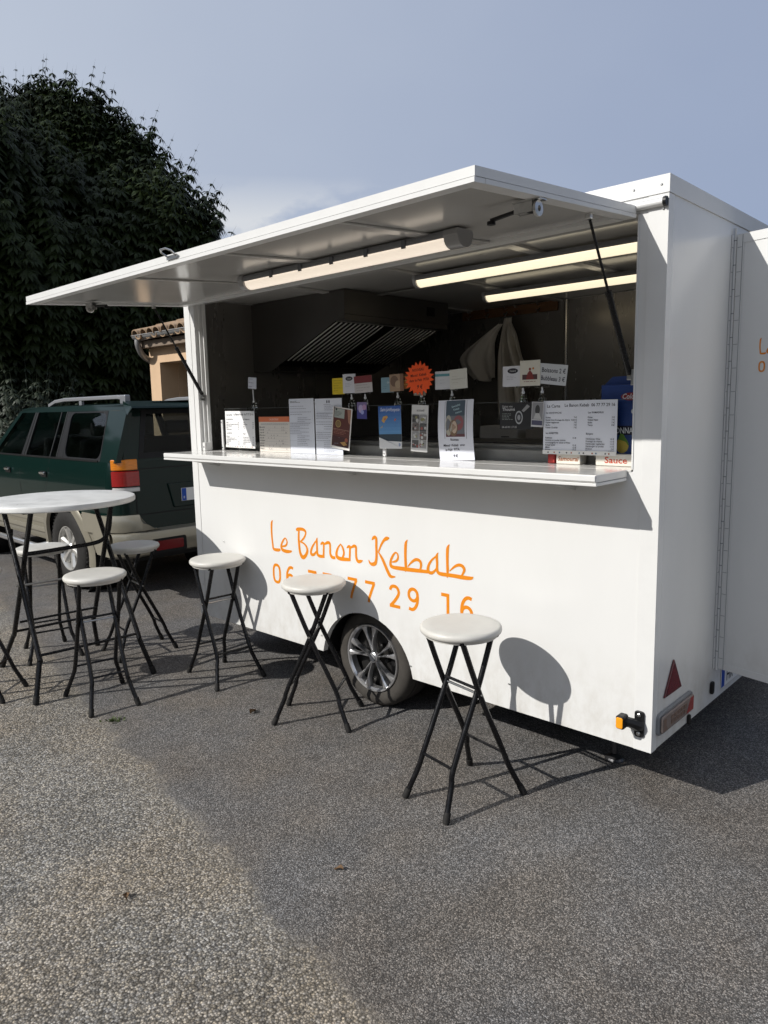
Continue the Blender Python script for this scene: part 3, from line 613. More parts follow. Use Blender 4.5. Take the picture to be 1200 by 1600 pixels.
# coat rail, aprons
t = thing('coat_rail', 'brown wooden rail with metal hooks on the back wall', 'coat rail', (-2.04, 2.047, 2.30)); m = MB(); m.box(-.42, .42, -.02, -.001, -.035, .035); obj('board', m, mat('brown_wood', (.16, .075, .03), .5, var=.4, vscale=5, vstretch=(1, 8, 8)), t, bevel=.003)
for x in (-.34, -.17, 0, .09, .28):
    m = MB(); m.tube([(x, -.021, .02), (x, -.05, .015), (x, -.065, .035)], .005, 8); m.tube([(x, -.021, -.005), (x, -.045, -.035), (x, -.065, -.02)], .005, 8); obj('hook', m, CHROME, t)
CLOTH = mat('apron_cloth', (.68, .65, .60), .85, var=.12, vscale=8, bump=.25, bscale=300)
def hang(label, L_, R_, y, seed, folds=9):
    rnd = random.Random(seed); ph = [rnd.uniform(0, 6) for _ in range(4)]; L_, R_ = spline(L_, 6), spline(R_, 6); n = len(L_) - 1
    def fn(u, v):
        k = v * n; i = min(int(k), n - 1); f = k - i
        a = [L_[i][q] * (1 - f) + L_[i + 1][q] * f for q in (0, 1)]; b = [R_[i][q] * (1 - f) + R_[i + 1][q] * f for q in (0, 1)]
        amp = min(.045, .012 + .06 * v); e = math.sin(u * folds + ph[0] + 1.5 * v) + .5 * math.sin(u * folds * 2.1 + ph[1] - v)
        return (a[0] + (b[0] - a[0]) * u, y - .05 * math.sin(math.pi * min(1, v * .8 + .1)) + amp * e * .7, a[1] + (b[1] - a[1]) * u + .012 * math.sin(u * folds + ph[2]) * v)
    m = MB(); m.grid(30, 24, fn); o = obj('apron', m, CLOTH, smooth=180); md = o.modifiers.new('cloth', 'SOLIDIFY'); md.thickness = .004
    return tag(o, label, 'apron', 'aprons on the rail')
hang('longest cream apron hanging straight down from the rail hook', [(-2.035, 2.245), (-2.06, 2.06), (-2.07, 1.88), (-2.08, 1.50)], [(-1.955, 2.245), (-1.92, 2.06), (-1.88, 1.88), (-1.80, 1.50)], 1.99, 3, 10)
hang('short cream apron bunched beside the longest one, corner pointing out', [(-2.06, 2.20), (-2.22, 2.10), (-2.40, 1.955), (-2.27, 1.79)], [(-2.02, 2.20), (-2.06, 2.08), (-2.05, 1.93), (-2.07, 1.80)], 1.955, 8, 8)
hang('narrow cream apron corner hanging nearest the steel joint strip', [(-1.965, 2.20), (-1.945, 2.10), (-1.90, 1.95), (-1.86, 1.80)], [(-1.950, 2.20), (-1.885, 2.12), (-1.83, 1.95), (-1.75, 1.80)], 1.965, 5, 6)
# screen on the counter
GY, GZ = .130, 1.3432
t = thing('counter_screen', 'low clear acrylic screen with white posts on the counter', 'screen', (0, GY, GZ))
m = MB(); m.box(-3.02, -1.548, 0, .004, .002, .272); obj('pane', m, ACRYL, t); m = MB(); m.box(-1.542, -.125, 0, .004, .002, .272); obj('pane', m, ACRYL, t)
for x in (-3.03, -1.545):
    m = MB(); m.prism(rrect(x - .011, x + .011, 0, .20, .010), XZ, -.014, -.002); po = obj('post', m, mat('post_white', (.70, .70, .70), .35), t, bevel=.002)
    m = MB()
    for z in (.018, .185): m.lathe([(.005, 0), (.005, .002), (.001, .003)], lambda a, r, h, z=z, x=x: (x + r * math.cos(a), -.0142 - h, z + r * math.sin(a)), 8)
    obj('screw', m, CHROME, po)
m = MB()
for x0, x1 in ((-3.02, -1.548), (-1.542, -.125)): m.box(x0, x1, .0, .004, .2722, .2735)
obj('pane_edge', m, mat('edge_grey', (.16, .17, .17), .3), t)

# --- printed sheets
class PR:
    def __init__(s, w, h, bend): s.mb = MB(); s.cols = []; s.k = 0; s.w = w; s.h = h; s.bend = bend
    def fn(s, o):
        return lambda u, v: (u - s.w / 2, s.bend(u / s.w - .5, v / s.h) - .0007 - o, v)
    def use(s, c):
        if c not in s.cols: s.cols.append(c)
        s.mb.cur = s.cols.index(c); s.k += 1; return s.fn(s.k * .00008)
    def rect(s, u0, u1, v0, v1, c):
        f = s.use(c); n = max(1, int((v1 - v0) / .03)); q = max(1, int((u1 - u0) / .03))
        s.mb.grid(q, n, lambda a, b: f(u0 + (u1 - u0) * a, v0 + (v1 - v0) * b))
    def poly(s, pts, c):
        f = s.use(c); s.mb.add([f(u, v) for u, v in pts], [tuple(range(len(pts)))])
    def disc(s, u, v, r, c, ry=None): s.poly(arc(u, v, r, 0, 345, 23, ry), c)
    def text(s, t, u, v, size, c=(.02, .02, .03), **k): put_text(s.mb, t, u, v, size, s.use(c), **k)
    def lines(s, u0, u1, v0, v1, n, c=(.12, .12, .15), th=.0022, seed=1, full=False):
        rnd = random.Random(seed)
        for i in range(n):
            v = v1 - (v1 - v0) * i / max(1, n - 1); e = u1 if full else u0 + (u1 - u0) * rnd.uniform(.45, 1); u = u0
            while u < e - .004:
                w = min(rnd.uniform(.006, .02), e - u); s.rect(u, u + w, v, v + th, c); u += w + .003
def sheet(name, label, cat, w, h, loc, draw, color=(.78, .78, .80), ry=0.0, rz=0.0, rx=0.0, bend=lambda a, v: 0.0, outline=None, group=None):
    m = MB(); nv = 10
    if outline: m.prism(outline, lambda u, v, q: (u - w / 2, q, v), -.0004, .0006)
    else:
        V = []
        for s in (-.0004, .0004):
            for j in range(nv + 1):
                for i in range(7): V.append((-w / 2 + w * i / 6, bend(i / 6 - .5, j / nv) + s, h * j / nv))
        n = 7 * (nv + 1); F = []
        for j in range(nv):
            for i in range(6):
                a = j * 7 + i; F += [(a, a + 1, a + 8, a + 7), (n + a + 7, n + a + 8, n + a + 1, n + a)]
        rim_ = [i for i in range(7)] + [j * 7 + 6 for j in range(1, nv + 1)] + [nv * 7 + i for i in range(5, -1, -1)] + [j * 7 for j in range(nv - 1, 0, -1)]
        F += [(rim_[i], n + rim_[i], n + rim_[(i + 1) % len(rim_)], rim_[(i + 1) % len(rim_)]) for i in range(len(rim_))]
        m.add(V, F)
    o = obj(name, m, mat('sheet_%d_%d_%d' % tuple(int(x * 255) for x in color), color, .5, var=.02, vscale=8), smooth=None)
    o.location = loc; o.rotation_euler = (rx, ry, rz); tag(o, label, cat, group)
    p = PR(w, h, bend); draw(p)
    if p.mb.v: obj('print', p.mb, [ink(c) for c in p.cols], o, smooth=False)
    return o
INK = (.015, .015, .03)
L_IT = [('Kebab', '7 €'), ('Kebab avec fromage de chèvre', '8,50 €'), ('Falafel végétarien', '7 €'), ('Berlin', '7 €'), ('Kebab Cheddar', '7 €')]
L_AS = [('Kefteuse', '13 €'), ('Assiette au poulet mariné', ''), ('accompagnée de salade et frites', ''), ('Kebab falafel', '12 €'), ('Mixte', '13 €'), ('Poulet', '12 €')]
L_RA = [('Frites', '3 €'), ('Kebab Naan', '7 €'), ('Boîte', '7 €'), ('Tacos', '8 €')]
L_BU = [('Hamburger frites', '10 €'), ('Fromage de chèvre', '11 €'), ('Hamburger végétarien', '11 €'), ('Hamburger au poulet', '11 €'), ('Boisson', '2 €'), ('Bière', '2,50 €')]
def carte(k):
    def d(p):
        w, h = p.w, p.h
        p.text('La Carte', w * .05, h * .875, .0185 * k, INK); p.text('Le Banon Kebab  06 77 77 29 16', w * .30, h * .885, .0185 * k, INK, width=w * .67)
        p.text('les SANDWICHS', w * .04, h * .76, .0105 * k, INK); p.text('Les RAMADEUS', w * .62, h * .76, .0105 * k, INK)
        for i, (a, b) in enumerate(L_IT): p.text(a, w * .035, h * (.675 - .047 * i), .0095 * k, INK); p.text(b, w * .47, h * (.675 - .047 * i), .0095 * k, INK, align='R')
        for i, (a, b) in enumerate(L_RA): p.text(a, w * .62, h * (.675 - .047 * i), .0095 * k, INK); p.text(b, w * .97, h * (.675 - .047 * i), .0095 * k, INK, align='R')
        p.text('les ASSIETTES', w * .04, h * .38, .0105 * k, INK); p.text('Burgers', w * .60, h * .375, .0105 * k, INK)
        for i, (a, b) in enumerate(L_AS): p.text(a, w * .035, h * (.295 - .045 * i), .0095 * k, INK); p.text(b, w * .47, h * (.295 - .045 * i), .0095 * k, INK, align='R')
        for i, (a, b) in enumerate(L_BU): p.text(a, w * .60, h * (.285 - .045 * i), .0095 * k, INK); p.text(b, w * .97, h * (.285 - .045 * i), .0095 * k, INK, align='R')
        p.rect(0, w, .0, .018 * k, (.80, .79, .76))
        for i in range(11): p.disc(w * (.08 + .085 * i + .02 * math.sin(i * 3)), .008 * k, .0035 * k, [(.05, .05, .05), (.4, .1, .05), (.1, .2, .3)][i % 3])
    return d
FY = .118
sheet('menu_sheet', 'wide printed menu sheet beside the blue carton', 'menu', .345, .232, (-.405, FY, 1.386), carte(1.0), (.74, .76, .82))
sheet('menu_sheet', 'small sunlit menu sheet beside the orange topped calendar page', 'menu', .318, .238, (-2.83, FY, 1.362), carte(.95), (.80, .80, .80), ry=.01)
def cal(p):
    w, h = p.w, p.h; p.rect(0, w, h - .032, h, (.62, .17, .07)); p.text('CALENDRIER', w / 2, h - .022, .016, (.75, .5, .42), align='C')
    p.lines(.02, w - .01, h - .05, h - .044, 2, (.25, .25, .27), .002, 3, True)
    for i in range(9):
        v = h - .068 - i * .0165; p.text(['Marseille', 'lundi', 'mardi', 'Manosque', 'jeudi', 'Forcalquier', 'samedi', 'Sault', 'Apt'][i], .008, v, .0115, (.02, .02, .02), width=.045 if i not in (0, 3, 5) else .055)
        p.rect(.07, w - .01, v - .003, v - .002, (.40, .40, .40))
        rnd = random.Random(i)
        for j in range(3): u = .075 + rnd.random() * (w - .1); p.text('x', u, v, .014, (.15, .1, .1))
    for j in range(12): p.rect(.07 + j * .018, .0707 + j * .018, .03, h - .05, (.45, .45, .45))
sheet('calendar_sheet', 'calendar page with an orange top band on the counter', 'calendar', .300, .218, (-2.475, FY, 1.3434), cal, (.70, .66, .60))
def notice(seed, head):
    def d(p):
        w, h = p.w, p.h
        if head: p.rect(w * .44, w * .48, h * .92, h * .965, INK); p.rect(w * .52, w * .56, h * .92, h * .965, INK); p.lines(w * .33, w * .7, h * .89, h * .892, 2, (.3, .3, .34), .0016, seed)
        else: p.lines(.012, w * .5, h * .93, h * .95, 2, INK, .0025, seed)
        y = h * .86; rnd = random.Random(seed)
        while y > h * .10:
            n = rnd.randint(2, 4); x0 = .012 if rnd.random() < .55 else w * .36
            p.lines(x0, w - .012, y - .007 * n, y, n, (.22, .22, .27), .0022, seed + int(y * 999)); y -= .007 * n + rnd.choice((.012, .02))
            if rnd.random() < .35: p.rect(.012, w - .012, y + .006, y + .0068, (.3, .3, .35))
        if head: p.disc(w * .80, h * .84, .005, (.1, .1, .12))
    return d
sheet('notice_sheet', 'dense white notice standing right of the calendar page', 'notice', .222, .322, (-2.205, FY - .006, 1.3434), notice(4, False), (.68, .71, .78))
sheet('notice_sheet', 'dense white notice with a crest behind the brown flyer', 'notice', .225, .318, (-1.970, FY - .006, 1.3434), notice(9, True), (.68, .71, .78))
def brown(p):
    w, h = p.w, p.h; p.rect(.008, w - .008, .012, h - .006, (.10, .028, .022)); p.rect(.008, w - .008, .012, h * .30, (.055, .018, .018)); p.rect(.012, w - .012, h * .46, h * .475, (.30, .16, .12))
    p.poly([(.75 * w, h - .007), (w - .009, h - .007), (w - .009, h * .62), (.85 * w, h * .66)], (.35, .18, .12)); p.disc(w * .33, h * .60, .021, (.36, .26, .10)); p.disc(w * .33, h * .60, .017, (.20, .13, .05))
    p.rect(.014, w * .62, h * .74, h - .008, (.34, .37, .34)); p.disc(.028, h * .94, .007, (.06, .07, .07)); p.lines(.02, w * .55, h * .79, h * .88, 4, (.12, .13, .13), .0022, 5)
    p.lines(.02, w - .02, h * .36, h * .43, 3, (.30, .13, .09), .003, 6); p.poly([(w * .5, h * .16), (w * .75, h * .20), (w * .88, h * .13), (w * .7, h * .09)], (.42, .24, .08)); p.disc(w * .82, h * .24, .012, (.30, .09, .05))
sheet('flyer', 'brown and red flyer with a pale border hanging askew', 'flyer', .148, .232, (-1.873, FY - .016, 1.378), brown, (.72, .70, .67), ry=.135, rz=.05)
def para(p):
    w, h = p.w, p.h
    for i in range(8): p.rect(0, w, h * (.34 + .0825 * i), h * (.34 + .0825 * (i + 1)) + .0005, (.10 - .012 * i + .02, .30 - .028 * i, .56 - .03 * i))
    p.rect(0, w, h * .16, h * .34, (.03, .05, .07)); p.poly([(0, 0), (w, 0), (w, h * .16), (w * .35, h * .18), (.0, h * .27)], (.70, .71, .72))
    p.text('Saint-Jurs', w * .08, h * .885, .026, (.62, .64, .72), width=w * .42, shear=.2); p.text('Parapente', w * .50, h * .875, .026, (.62, .64, .72), width=w * .44, shear=.2)
    f = [(w * .12, h * .66), (w * .20, h * .76), (w * .36, h * .78), (w * .40, h * .74), (w * .28, h * .66), (w * .22, h * .60)]
    p.poly(f, (.55, .34, .10)); p.poly([(w * .22, h * .68), (w * .30, h * .77), (w * .36, h * .775), (w * .27, h * .67)], (.50, .10, .08)); p.poly([(w * .66, h * .66), (w * .72, h * .71), (w * .78, h * .69), (w * .72, h * .64)], (.42, .12, .10)); p.rect(w * .715, w * .72, h * .50, h * .64, (.08, .12, .25))
    p.poly([(w * .05, h * .48), (w * .18, h * .55), (w * .24, h * .62), (w * .14, h * .50)], (.60, .40, .10))
    p.text('06 65 51 11 84', w * .30, h * .075, .019, INK, width=w * .45); p.lines(w * .30, w * .8, h * .03, h * .045, 2, (.3, .3, .3), .0018, 2); p.poly([(w * .1, h * .05), (w * .13, h * .15), (w * .2, h * .13), (w * .16, h * .09), (w * .18, h * .03)], (.12, .14, .16)); p.disc(w * .9, h * .09, .009, (.30, .36, .52))
sheet('flyer', 'blue paragliding flyer with a white foot under its clip', 'flyer', .160, .222, (-1.482, FY - .012, 1.389), para, (.70, .71, .72), ry=-.02, bend=lambda a, v: -.018 * a * a * 4 * .3)
def bw(p):
    w, h = p.w, p.h; p.text('accueil', w * .30, h * .865, .018, (.15, .15, .15), width=w * .45); rnd = random.Random(4)
    for i in range(4):
        for j in range(2):
            u0, v0 = .006 + j * (w / 2 - .004), h * (.08 + .18 * i); a, b = w / 2 - .009, h * .17
            p.rect(u0, u0 + a, v0, v0 + b, [(.10, .10, .10), (.30, .30, .30), (.16, .14, .13)][(i + j) % 3])
            for q in range(5): x, y, r = u0 + rnd.uniform(.15, .85) * a, v0 + rnd.uniform(.2, .8) * b, rnd.uniform(.003, .009); p.disc(x, y, r, rnd.choice([(.45, .45, .44), (.05, .05, .05), (.28, .10, .09), (.25, .24, .12), (.6, .6, .58)]), r * rnd.uniform(.5, 1.3))
sheet('flyer', 'narrow black and white photo flyer under the orange star', 'flyer', .103, .236, (-1.292, FY - .012, 1.377), bw, (.64, .64, .63), ry=.05, rz=.08)
def kebab(p):
    w, h = p.w, p.h; u0, u1, v0 = w * .24, w * .78, h * .39
    for u in (w * .20, w * .82): p.rect(u, u + .002, v0 - .01, h * .985, (.10, .10, .12))
    p.rect(u0, u1, v0, h * .99, (.16, .17, .19)); p.rect(u0, u1, h * .74, h * .99, (.07, .10, .13)); p.rect(u0, u1, v0, v0 + .014, (.14, .06, .07))
    p.disc(u0 + .078, h * .62, .030, (.28, .10, .11), .036); p.disc(u0 + .018, h * .58, .020, (.42, .40, .33), .05); p.disc(u0 + .048, h * .535, .026, (.20, .13, .08), .04); p.disc(u0 + .053, h * .55, .016, (.55, .44, .34), .03)
    for i in range(4): p.rect(u0 + .040 + i * .006, u0 + .043 + i * .006, h * .49 + i * .004, h * .61 - i * .004, (.22, .13, .08))
    for i in range(3): p.text(['Specialité', 'Kebab', 'maison'][i], u0 + .035 + .012 * i, h * (.87 - .05 * i), .014, (.45, .62, .66), rot=.2)
    p.text('Nouveau', w * .36, h * .325, .017, INK, width=w * .24, shear=.2); p.text('Mixed  Kebab  avec', w * .15, h * .225, .016, INK, width=w * .62, shear=.15, rot=.03); p.text('le Pain  PITA.', w * .20, h * .15, .016, INK, width=w * .42, shear=.15, rot=.05); p.text('9 €', w * .42, h * .05, .018, INK, shear=.1)
sheet('poster', 'white handwritten poster with a kebab photo on top', 'poster', .212, .290, (-1.045, FY - .018, 1.3434), kebab, (.70, .72, .79), ry=-.018, bend=lambda a, v: -.012 * math.sin(v * 3.1) + .01 * a * a)
def blackfl(p):
    w, h = p.w, p.h; p.disc(w * .58, h * .44, .020, (.36, .37, .38), .030); p.disc(w * .58, h * .44, .015, (.04, .04, .045), .023); p.disc(w * .58, h * .44, .008, (.30, .31, .32), .012)
    p.poly([(w * .66, h * .70), (w * .82, h * .93), (w * .90, h * .86), (w * .86, h * .80), (w * .72, h * .64)], (.28, .28, .28)); p.text('Faites vos', w * .08, h * .83, .014, (.42, .42, .42)); p.text('Thoumé', w * .08, h * .70, .020, (.55, .55, .55)); p.lines(w * .08, w * .5, h * .36, h * .58, 5, (.30, .33, .31), .0018, 7); p.text('06 60 81 17 25', w * .08, h * .04, .013, (.40, .40, .40))
sheet('flyer', 'black flyer showing a car wheel under the twin card clip', 'flyer', .178, .118, (-.712, FY - .010, 1.495), blackfl, (.018, .018, .02))
def smallfl(p):
    w, h = p.w, p.h; p.rect(.003, w - .003, h * .30, h - .003, (.25, .25, .26)); p.disc(w * .5, h * .68, .012, (.05, .05, .05), .022); p.poly([(w * .2, h * .32), (w * .35, h * .55), (w * .65, h * .55), (w * .85, h * .32)], (.45, .45, .45)); p.rect(.003, w - .003, .008, h * .26, (.08, .08, .13))
sheet('flyer', 'tiny grey photo card just left of the wide menu', 'flyer', .060, .110, (-.604, FY - .012, 1.505), smallfl, (.55, .55, .56), ry=.05)
def purple(p):
    w, h = p.w, p.h; p.rect(0, w, 0, h * .55, (.05, .05, .22)); p.disc(w * .4, h * .6, .018, (.42, .36, .55), .022); p.disc(w * .75, h * .7, .015, (.40, .25, .42)); p.disc(w * .55, h * .4, .012, (.30, .33, .62))
sheet('flyer', 'small purple and blue card right of the brown flyer', 'flyer', .075, .090, (-1.700, FY - .008, 1.545), purple, (.18, .14, .30), ry=.03)
# clear clips along the top of the screen, and the cards they hold
def clip(label, x, tall=.0, rz=0.0):
    t = thing('sign_clip', label, 'sign clip', (x, GY, GZ + .245), rz, 'clear clips on the screen')
    m = MB(); m.prism([(-.016, .0), (.016, .0), (.011, .045), (-.011, .045)], XZ, -.016, -.006); m.prism([(-.016, .0), (.016, .0), (.011, .045), (-.011, .045)], XZ, .010, .018); m.box(-.008, .008, -.012, .016, .030, .060); obj('jaw', m, CLEAR, t, bevel=.003)
    m = MB(); m.lathe([(.0005, -.008), (.006, -.006), (.008, 0), (.006, .006), (.0005, .008)], lambda a, r, h: (r * math.cos(a), r * math.sin(a), .070 + h), 12); m.tube([(0, 0, .075), (0, -.002, .092 + tall)], .004, 8); obj('ball_joint', m, mat('clip_white', (.62, .64, .66), .25), t, smooth=50)
    m = MB(); m.box(-.034, .034, -.008, .002, .090 + tall, .100 + tall); obj('card_grip', m, CLEAR, t, bevel=.002)
    return t
cz = GZ + .245 + .098
clip('clear clip with a bent arm holding the small card far left', -2.685, .055)
clip('clear clip under the yellow and white cards', -1.795); clip('clear clip under the white card with a dark red band', -1.690, 0, .2)
clip('clear clip gripping the blue and brown card pair', -1.452); clip('clear clip under the orange star', -1.290)
clip('clear clip between the star and the aprons with two pale cards', -1.095); clip('clear clip under the oval logo card and red car card', -.690); clip('clear clip under the drink price card', -.592, 0, .2)
def price(label, x, w, h, draw, color, dz=0.0, y=0.0, ry=0.0, rz=0.0): return sheet('price_card', label, 'card', w, h, (x, GY - .009 + y, cz + dz), draw, color, ry=ry, rz=rz)
def scrib(p): p.lines(.006, p.w - .006, .012, p.h - .012, 3, (.10, .10, .15), .003, 4)
price('small white handwritten card at the far left clip', -2.675, .085, .070, scrib, (.52, .54, .60), .052, -.006, .08)
price('yellow card left of the white oval card', -1.895, .098, .090, lambda p: p.lines(.012, p.w - .012, .02, p.h - .015, 5, (.35, .26, .01), .0025, 2), (.66, .50, .02), -.004, .004, .0)
def oval(p): p.disc(p.w / 2, p.h * .76, .028, (.02, .02, .03), .012); p.text('Canard', p.w / 2, p.h * .725, .011, (.5, .5, .5), align='C'); p.lines(p.w * .2, p.w * .8, p.h * .35, p.h * .5, 3, (.35, .35, .38), .0016, 3); 
price('white card with a black oval beside the yellow card', -1.800, .100, .104, oval, (.60, .61, .66), .0, -.003)
def redband(p): p.rect(0, p.w, p.h * .58, p.h, (.18, .03, .035)); p.lines(.012, p.w - .012, .012, p.h * .45, 3, (.25, .22, .22), .0018, 5)
price('white card with a dark red band right of the oval card', -1.690, .112, .090, redband, (.52, .50, .50), .0, -.002, -.05, .25)
price('pale blue business card left of the brown card', -1.520, .090, .078, lambda p: (p.text('devis', p.w * .45, p.h * .6, .018, (.5, .6, .65)), p.lines(.012, p.w * .7, .02, .03, 2, (.12, .22, .28), .002, 4)), (.20, .33, .40), -.004, .005)
def brn(p): p.disc(p.w * .35, p.h * .6, .028, (.16, .10, .07)); p.disc(p.w * .6, p.h * .4, .02, (.40, .30, .20)); p.rect(p.w * .75, p.w, 0, p.h, (.20, .11, .07))
price('brown patterned card on the clip beside the star', -1.448, .098, .088, brn, (.34, .24, .16), .0, -.002, -.03)
def brn2(p): p.poly([(0, .0), (p.w * .5, .0), (p.w, p.h * .5), (p.w * .8, p.h), (p.w * .3, p.h * .6)], (.30, .10, .02)); p.disc(p.w * .7, p.h * .55, .018, (.42, .22, .05)); p.lines(.01, p.w - .01, .02, .06, 3, (.45, .30, .08), .003, 3)
price('dark brown card with orange print half behind the star', -1.375, .090, .075, brn2, (.10, .045, .02), .012, .004, -.06)
pts = []
for i in range(40):
    a = 2 * math.pi * i / 40 + .05; r = (.094 if i % 2 else .074) * (1 + .05 * math.sin(i * 2.3)); pts.append((.10 + r * 1.02 * math.cos(a), .09 + r * .90 * math.sin(a)))
def starp(p):
    k = (.07, .02, .01); p.text('NOUVEAU', .056, .125, .019, k, width=.078, shear=.1, rot=.06); p.text('Mixed  Kebab', .044, .098, .019, k, width=.105, shear=.1, rot=.06); p.text('dans le Pain  PITA', .036, .073, .018, k, width=.13, shear=.1, rot=.06); p.text('9 €', .086, .040, .026, k, shear=.1)
sheet('star_sign', 'bright orange star shaped card with handwriting', 'sign', .20, .18, (-1.292, GY - .016, 1.655), starp, (.90, .10, .015), outline=pts)
sheet('price_card', 'dark strip card in the grip under the orange star', 'card', .080, .030, (-1.292, GY - .012, 1.660), lambda p: p.lines(.006, p.w - .006, .008, .018, 2, (.6, .58, .5), .003, 4), (.20, .17, .13))
price('white card with a teal stripe right of the star', -1.140, .112, .088, lambda p: (p.rect(0, p.w, p.h * .72, p.h * .86, (.10, .28, .32)), p.lines(.03, p.w * .7, .03, .045, 2, (.4, .42, .45), .002, 3)), (.58, .60, .63), .0, .004)
price('pale cream card overlapping the teal striped card', -1.045, .105, .094, lambda p: (p.lines(.015, p.w - .03, .03, .06, 3, (.45, .44, .38), .0018, 3), p.rect(p.w * .1, p.w * .9, p.h * .5, p.h * .515, (.35, .35, .33))), (.60, .60, .55), .0, -.002, -.05)
price('white card with a black oval in front of the aprons', -.742, .108, .092, oval, (.60, .61, .65), .0, .003)
def racer(p):
    r = (.20, .035, .03); p.rect(p.w * .12, p.w * .38, p.h * .25, p.h * .45, (.08, .04, .04)); p.rect(p.w * .62, p.w * .86, p.h * .25, p.h * .45, (.08, .04, .04)); p.poly([(p.w * .3, p.h * .25), (p.w * .7, p.h * .25), (p.w * .62, p.h * .5), (p.w * .5, p.h * .62), (p.w * .38, p.h * .5)], r); p.disc(p.w * .5, p.h * .66, .006, r); p.disc(p.w * .66, p.h * .68, .005, (.5, .2, .05)); p.lines(p.w * .2, p.w * .8, p.h * .16, p.h * .165, 1, r, .002, 1, True)
price('cream card with a red racing car drawing', -.648, .104, .112, racer, (.62, .60, .52), .0, -.003)
price('white card with two lines of bold drink prices', -.540, .138, .088, lambda p: (p.text('Boissons 2 €', .012, p.h * .58, .028, INK, width=p.w * .86), p.text('Bubbleau 3 €', .012, p.h * .18, .028, INK, width=p.w * .86)), (.54, .56, .58), .002, -.001, .12)
# blue carton and sauce cartons at the right end
BLUE = mat('blue_carton', (.012, .045, .20), .45, var=.15, vscale=10)
t = carton('tall blue mayonnaise carton at the right end of the counter', -.215, .235, 1.3434, .22, .16, .335, .02, BLUE, False)
m = MB(); m.prism([(-.11, .3355), (.11, .3355), (.11, .372), (-.075, .368)], XZ, -.05, -.046); obj('flap', m, BLUE, t)
d = .16
def pr(m, f, s, u, v, z, **k): put_text(m, s, u, v, z, f, **k)
at_front(t, d, [lambda m, f: m.add([f(u, v) for u, v in arc(.020, .285, .043, 0, 345, 23, .016)], [tuple(range(24))])], (.26, .018, .02))
m = MB(); put_text(m, 'Colona', -.018, .276, .030, lambda u, v: (u, -d / 2 - .002, v), width=.076, shear=.2); put_text(m, 'es', .022, .215, .042, lambda u, v: (u, -d / 2 - .002, v)); put_text(m, 'MAYONNAISE', -.095, .135, .034, lambda u, v: (u, -d / 2 - .002, v), width=.158); obj('carton_lettering', m, ink((.68, .70, .72)), t)
m = MB(); m.add([(-.108, -d / 2 - .0012, .128), (.108, -d / 2 - .0012, .128), (.108, -d / 2 - .0012, .166), (-.108, -d / 2 - .0012, .166)], [(0, 1, 2, 3)]); obj('print', m, ink((.01, .012, .03)), t)
m = MB(); m.add([(x, -d / 2 - .0014, z) for x, z in arc(-.012, .085, .028, 0, 345, 23, .032)], [tuple(range(24))]); pm = obj('print', m, ink((.45, .34, .05)), t)
m = MB(); m.add([(x, -d / 2 - .0017, z) for x, z in [(-.03, .11), (-.02, .135), (-.007, .13), (.013, .10), (.018, .08), (.003, .10)]], [tuple(range(6))]); obj('print', m, ink((.10, .22, .03)), t)
SAUCE = mat('cream_carton', (.72, .68, .60), .5, var=.05, vscale=12)
t = carton('white carton with brown script under the wide menu', -.46, .158, 1.3434, .115, .06, .048, 0, SAUCE, False)
m = MB(); put_text(m, 'Samouraï', -.05, .014, .028, lambda u, v: (u, -.0312, v), width=.10, shear=.2); obj('carton_lettering', m, ink((.35, .10, .02)), t)
t = carton('white carton with bold red lettering beside the trailer pillar', -.245, .158, 1.3434, .17, .06, .050, 0, SAUCE, False)
m = MB(); put_text(m, 'Sauce', -.045, .012, .036, lambda u, v: (u, -.0312, v), width=.10); obj('carton_lettering', m, ink((.50, .05, .015)), t)
carton('small red carton at the left under the wide menu', -.545, .158, 1.3434, .035, .05, .042, 0, mat('red_carton', (.40, .03, .025), .45), False)
t = thing('edge_clamp', 'small white block at the left end of the counter', 'clamp', (-3.078, .02, 1.3430)); m = MB(); m.box(-.014, .014, -.02, .03, 0, .055); obj('clamp_body', m, TRIM, t, bevel=.003)
m = MB(); m.box(-.005, .005, -.0205, -.0202, .02, .03); obj('clamp_slot', m, BLACK, t)
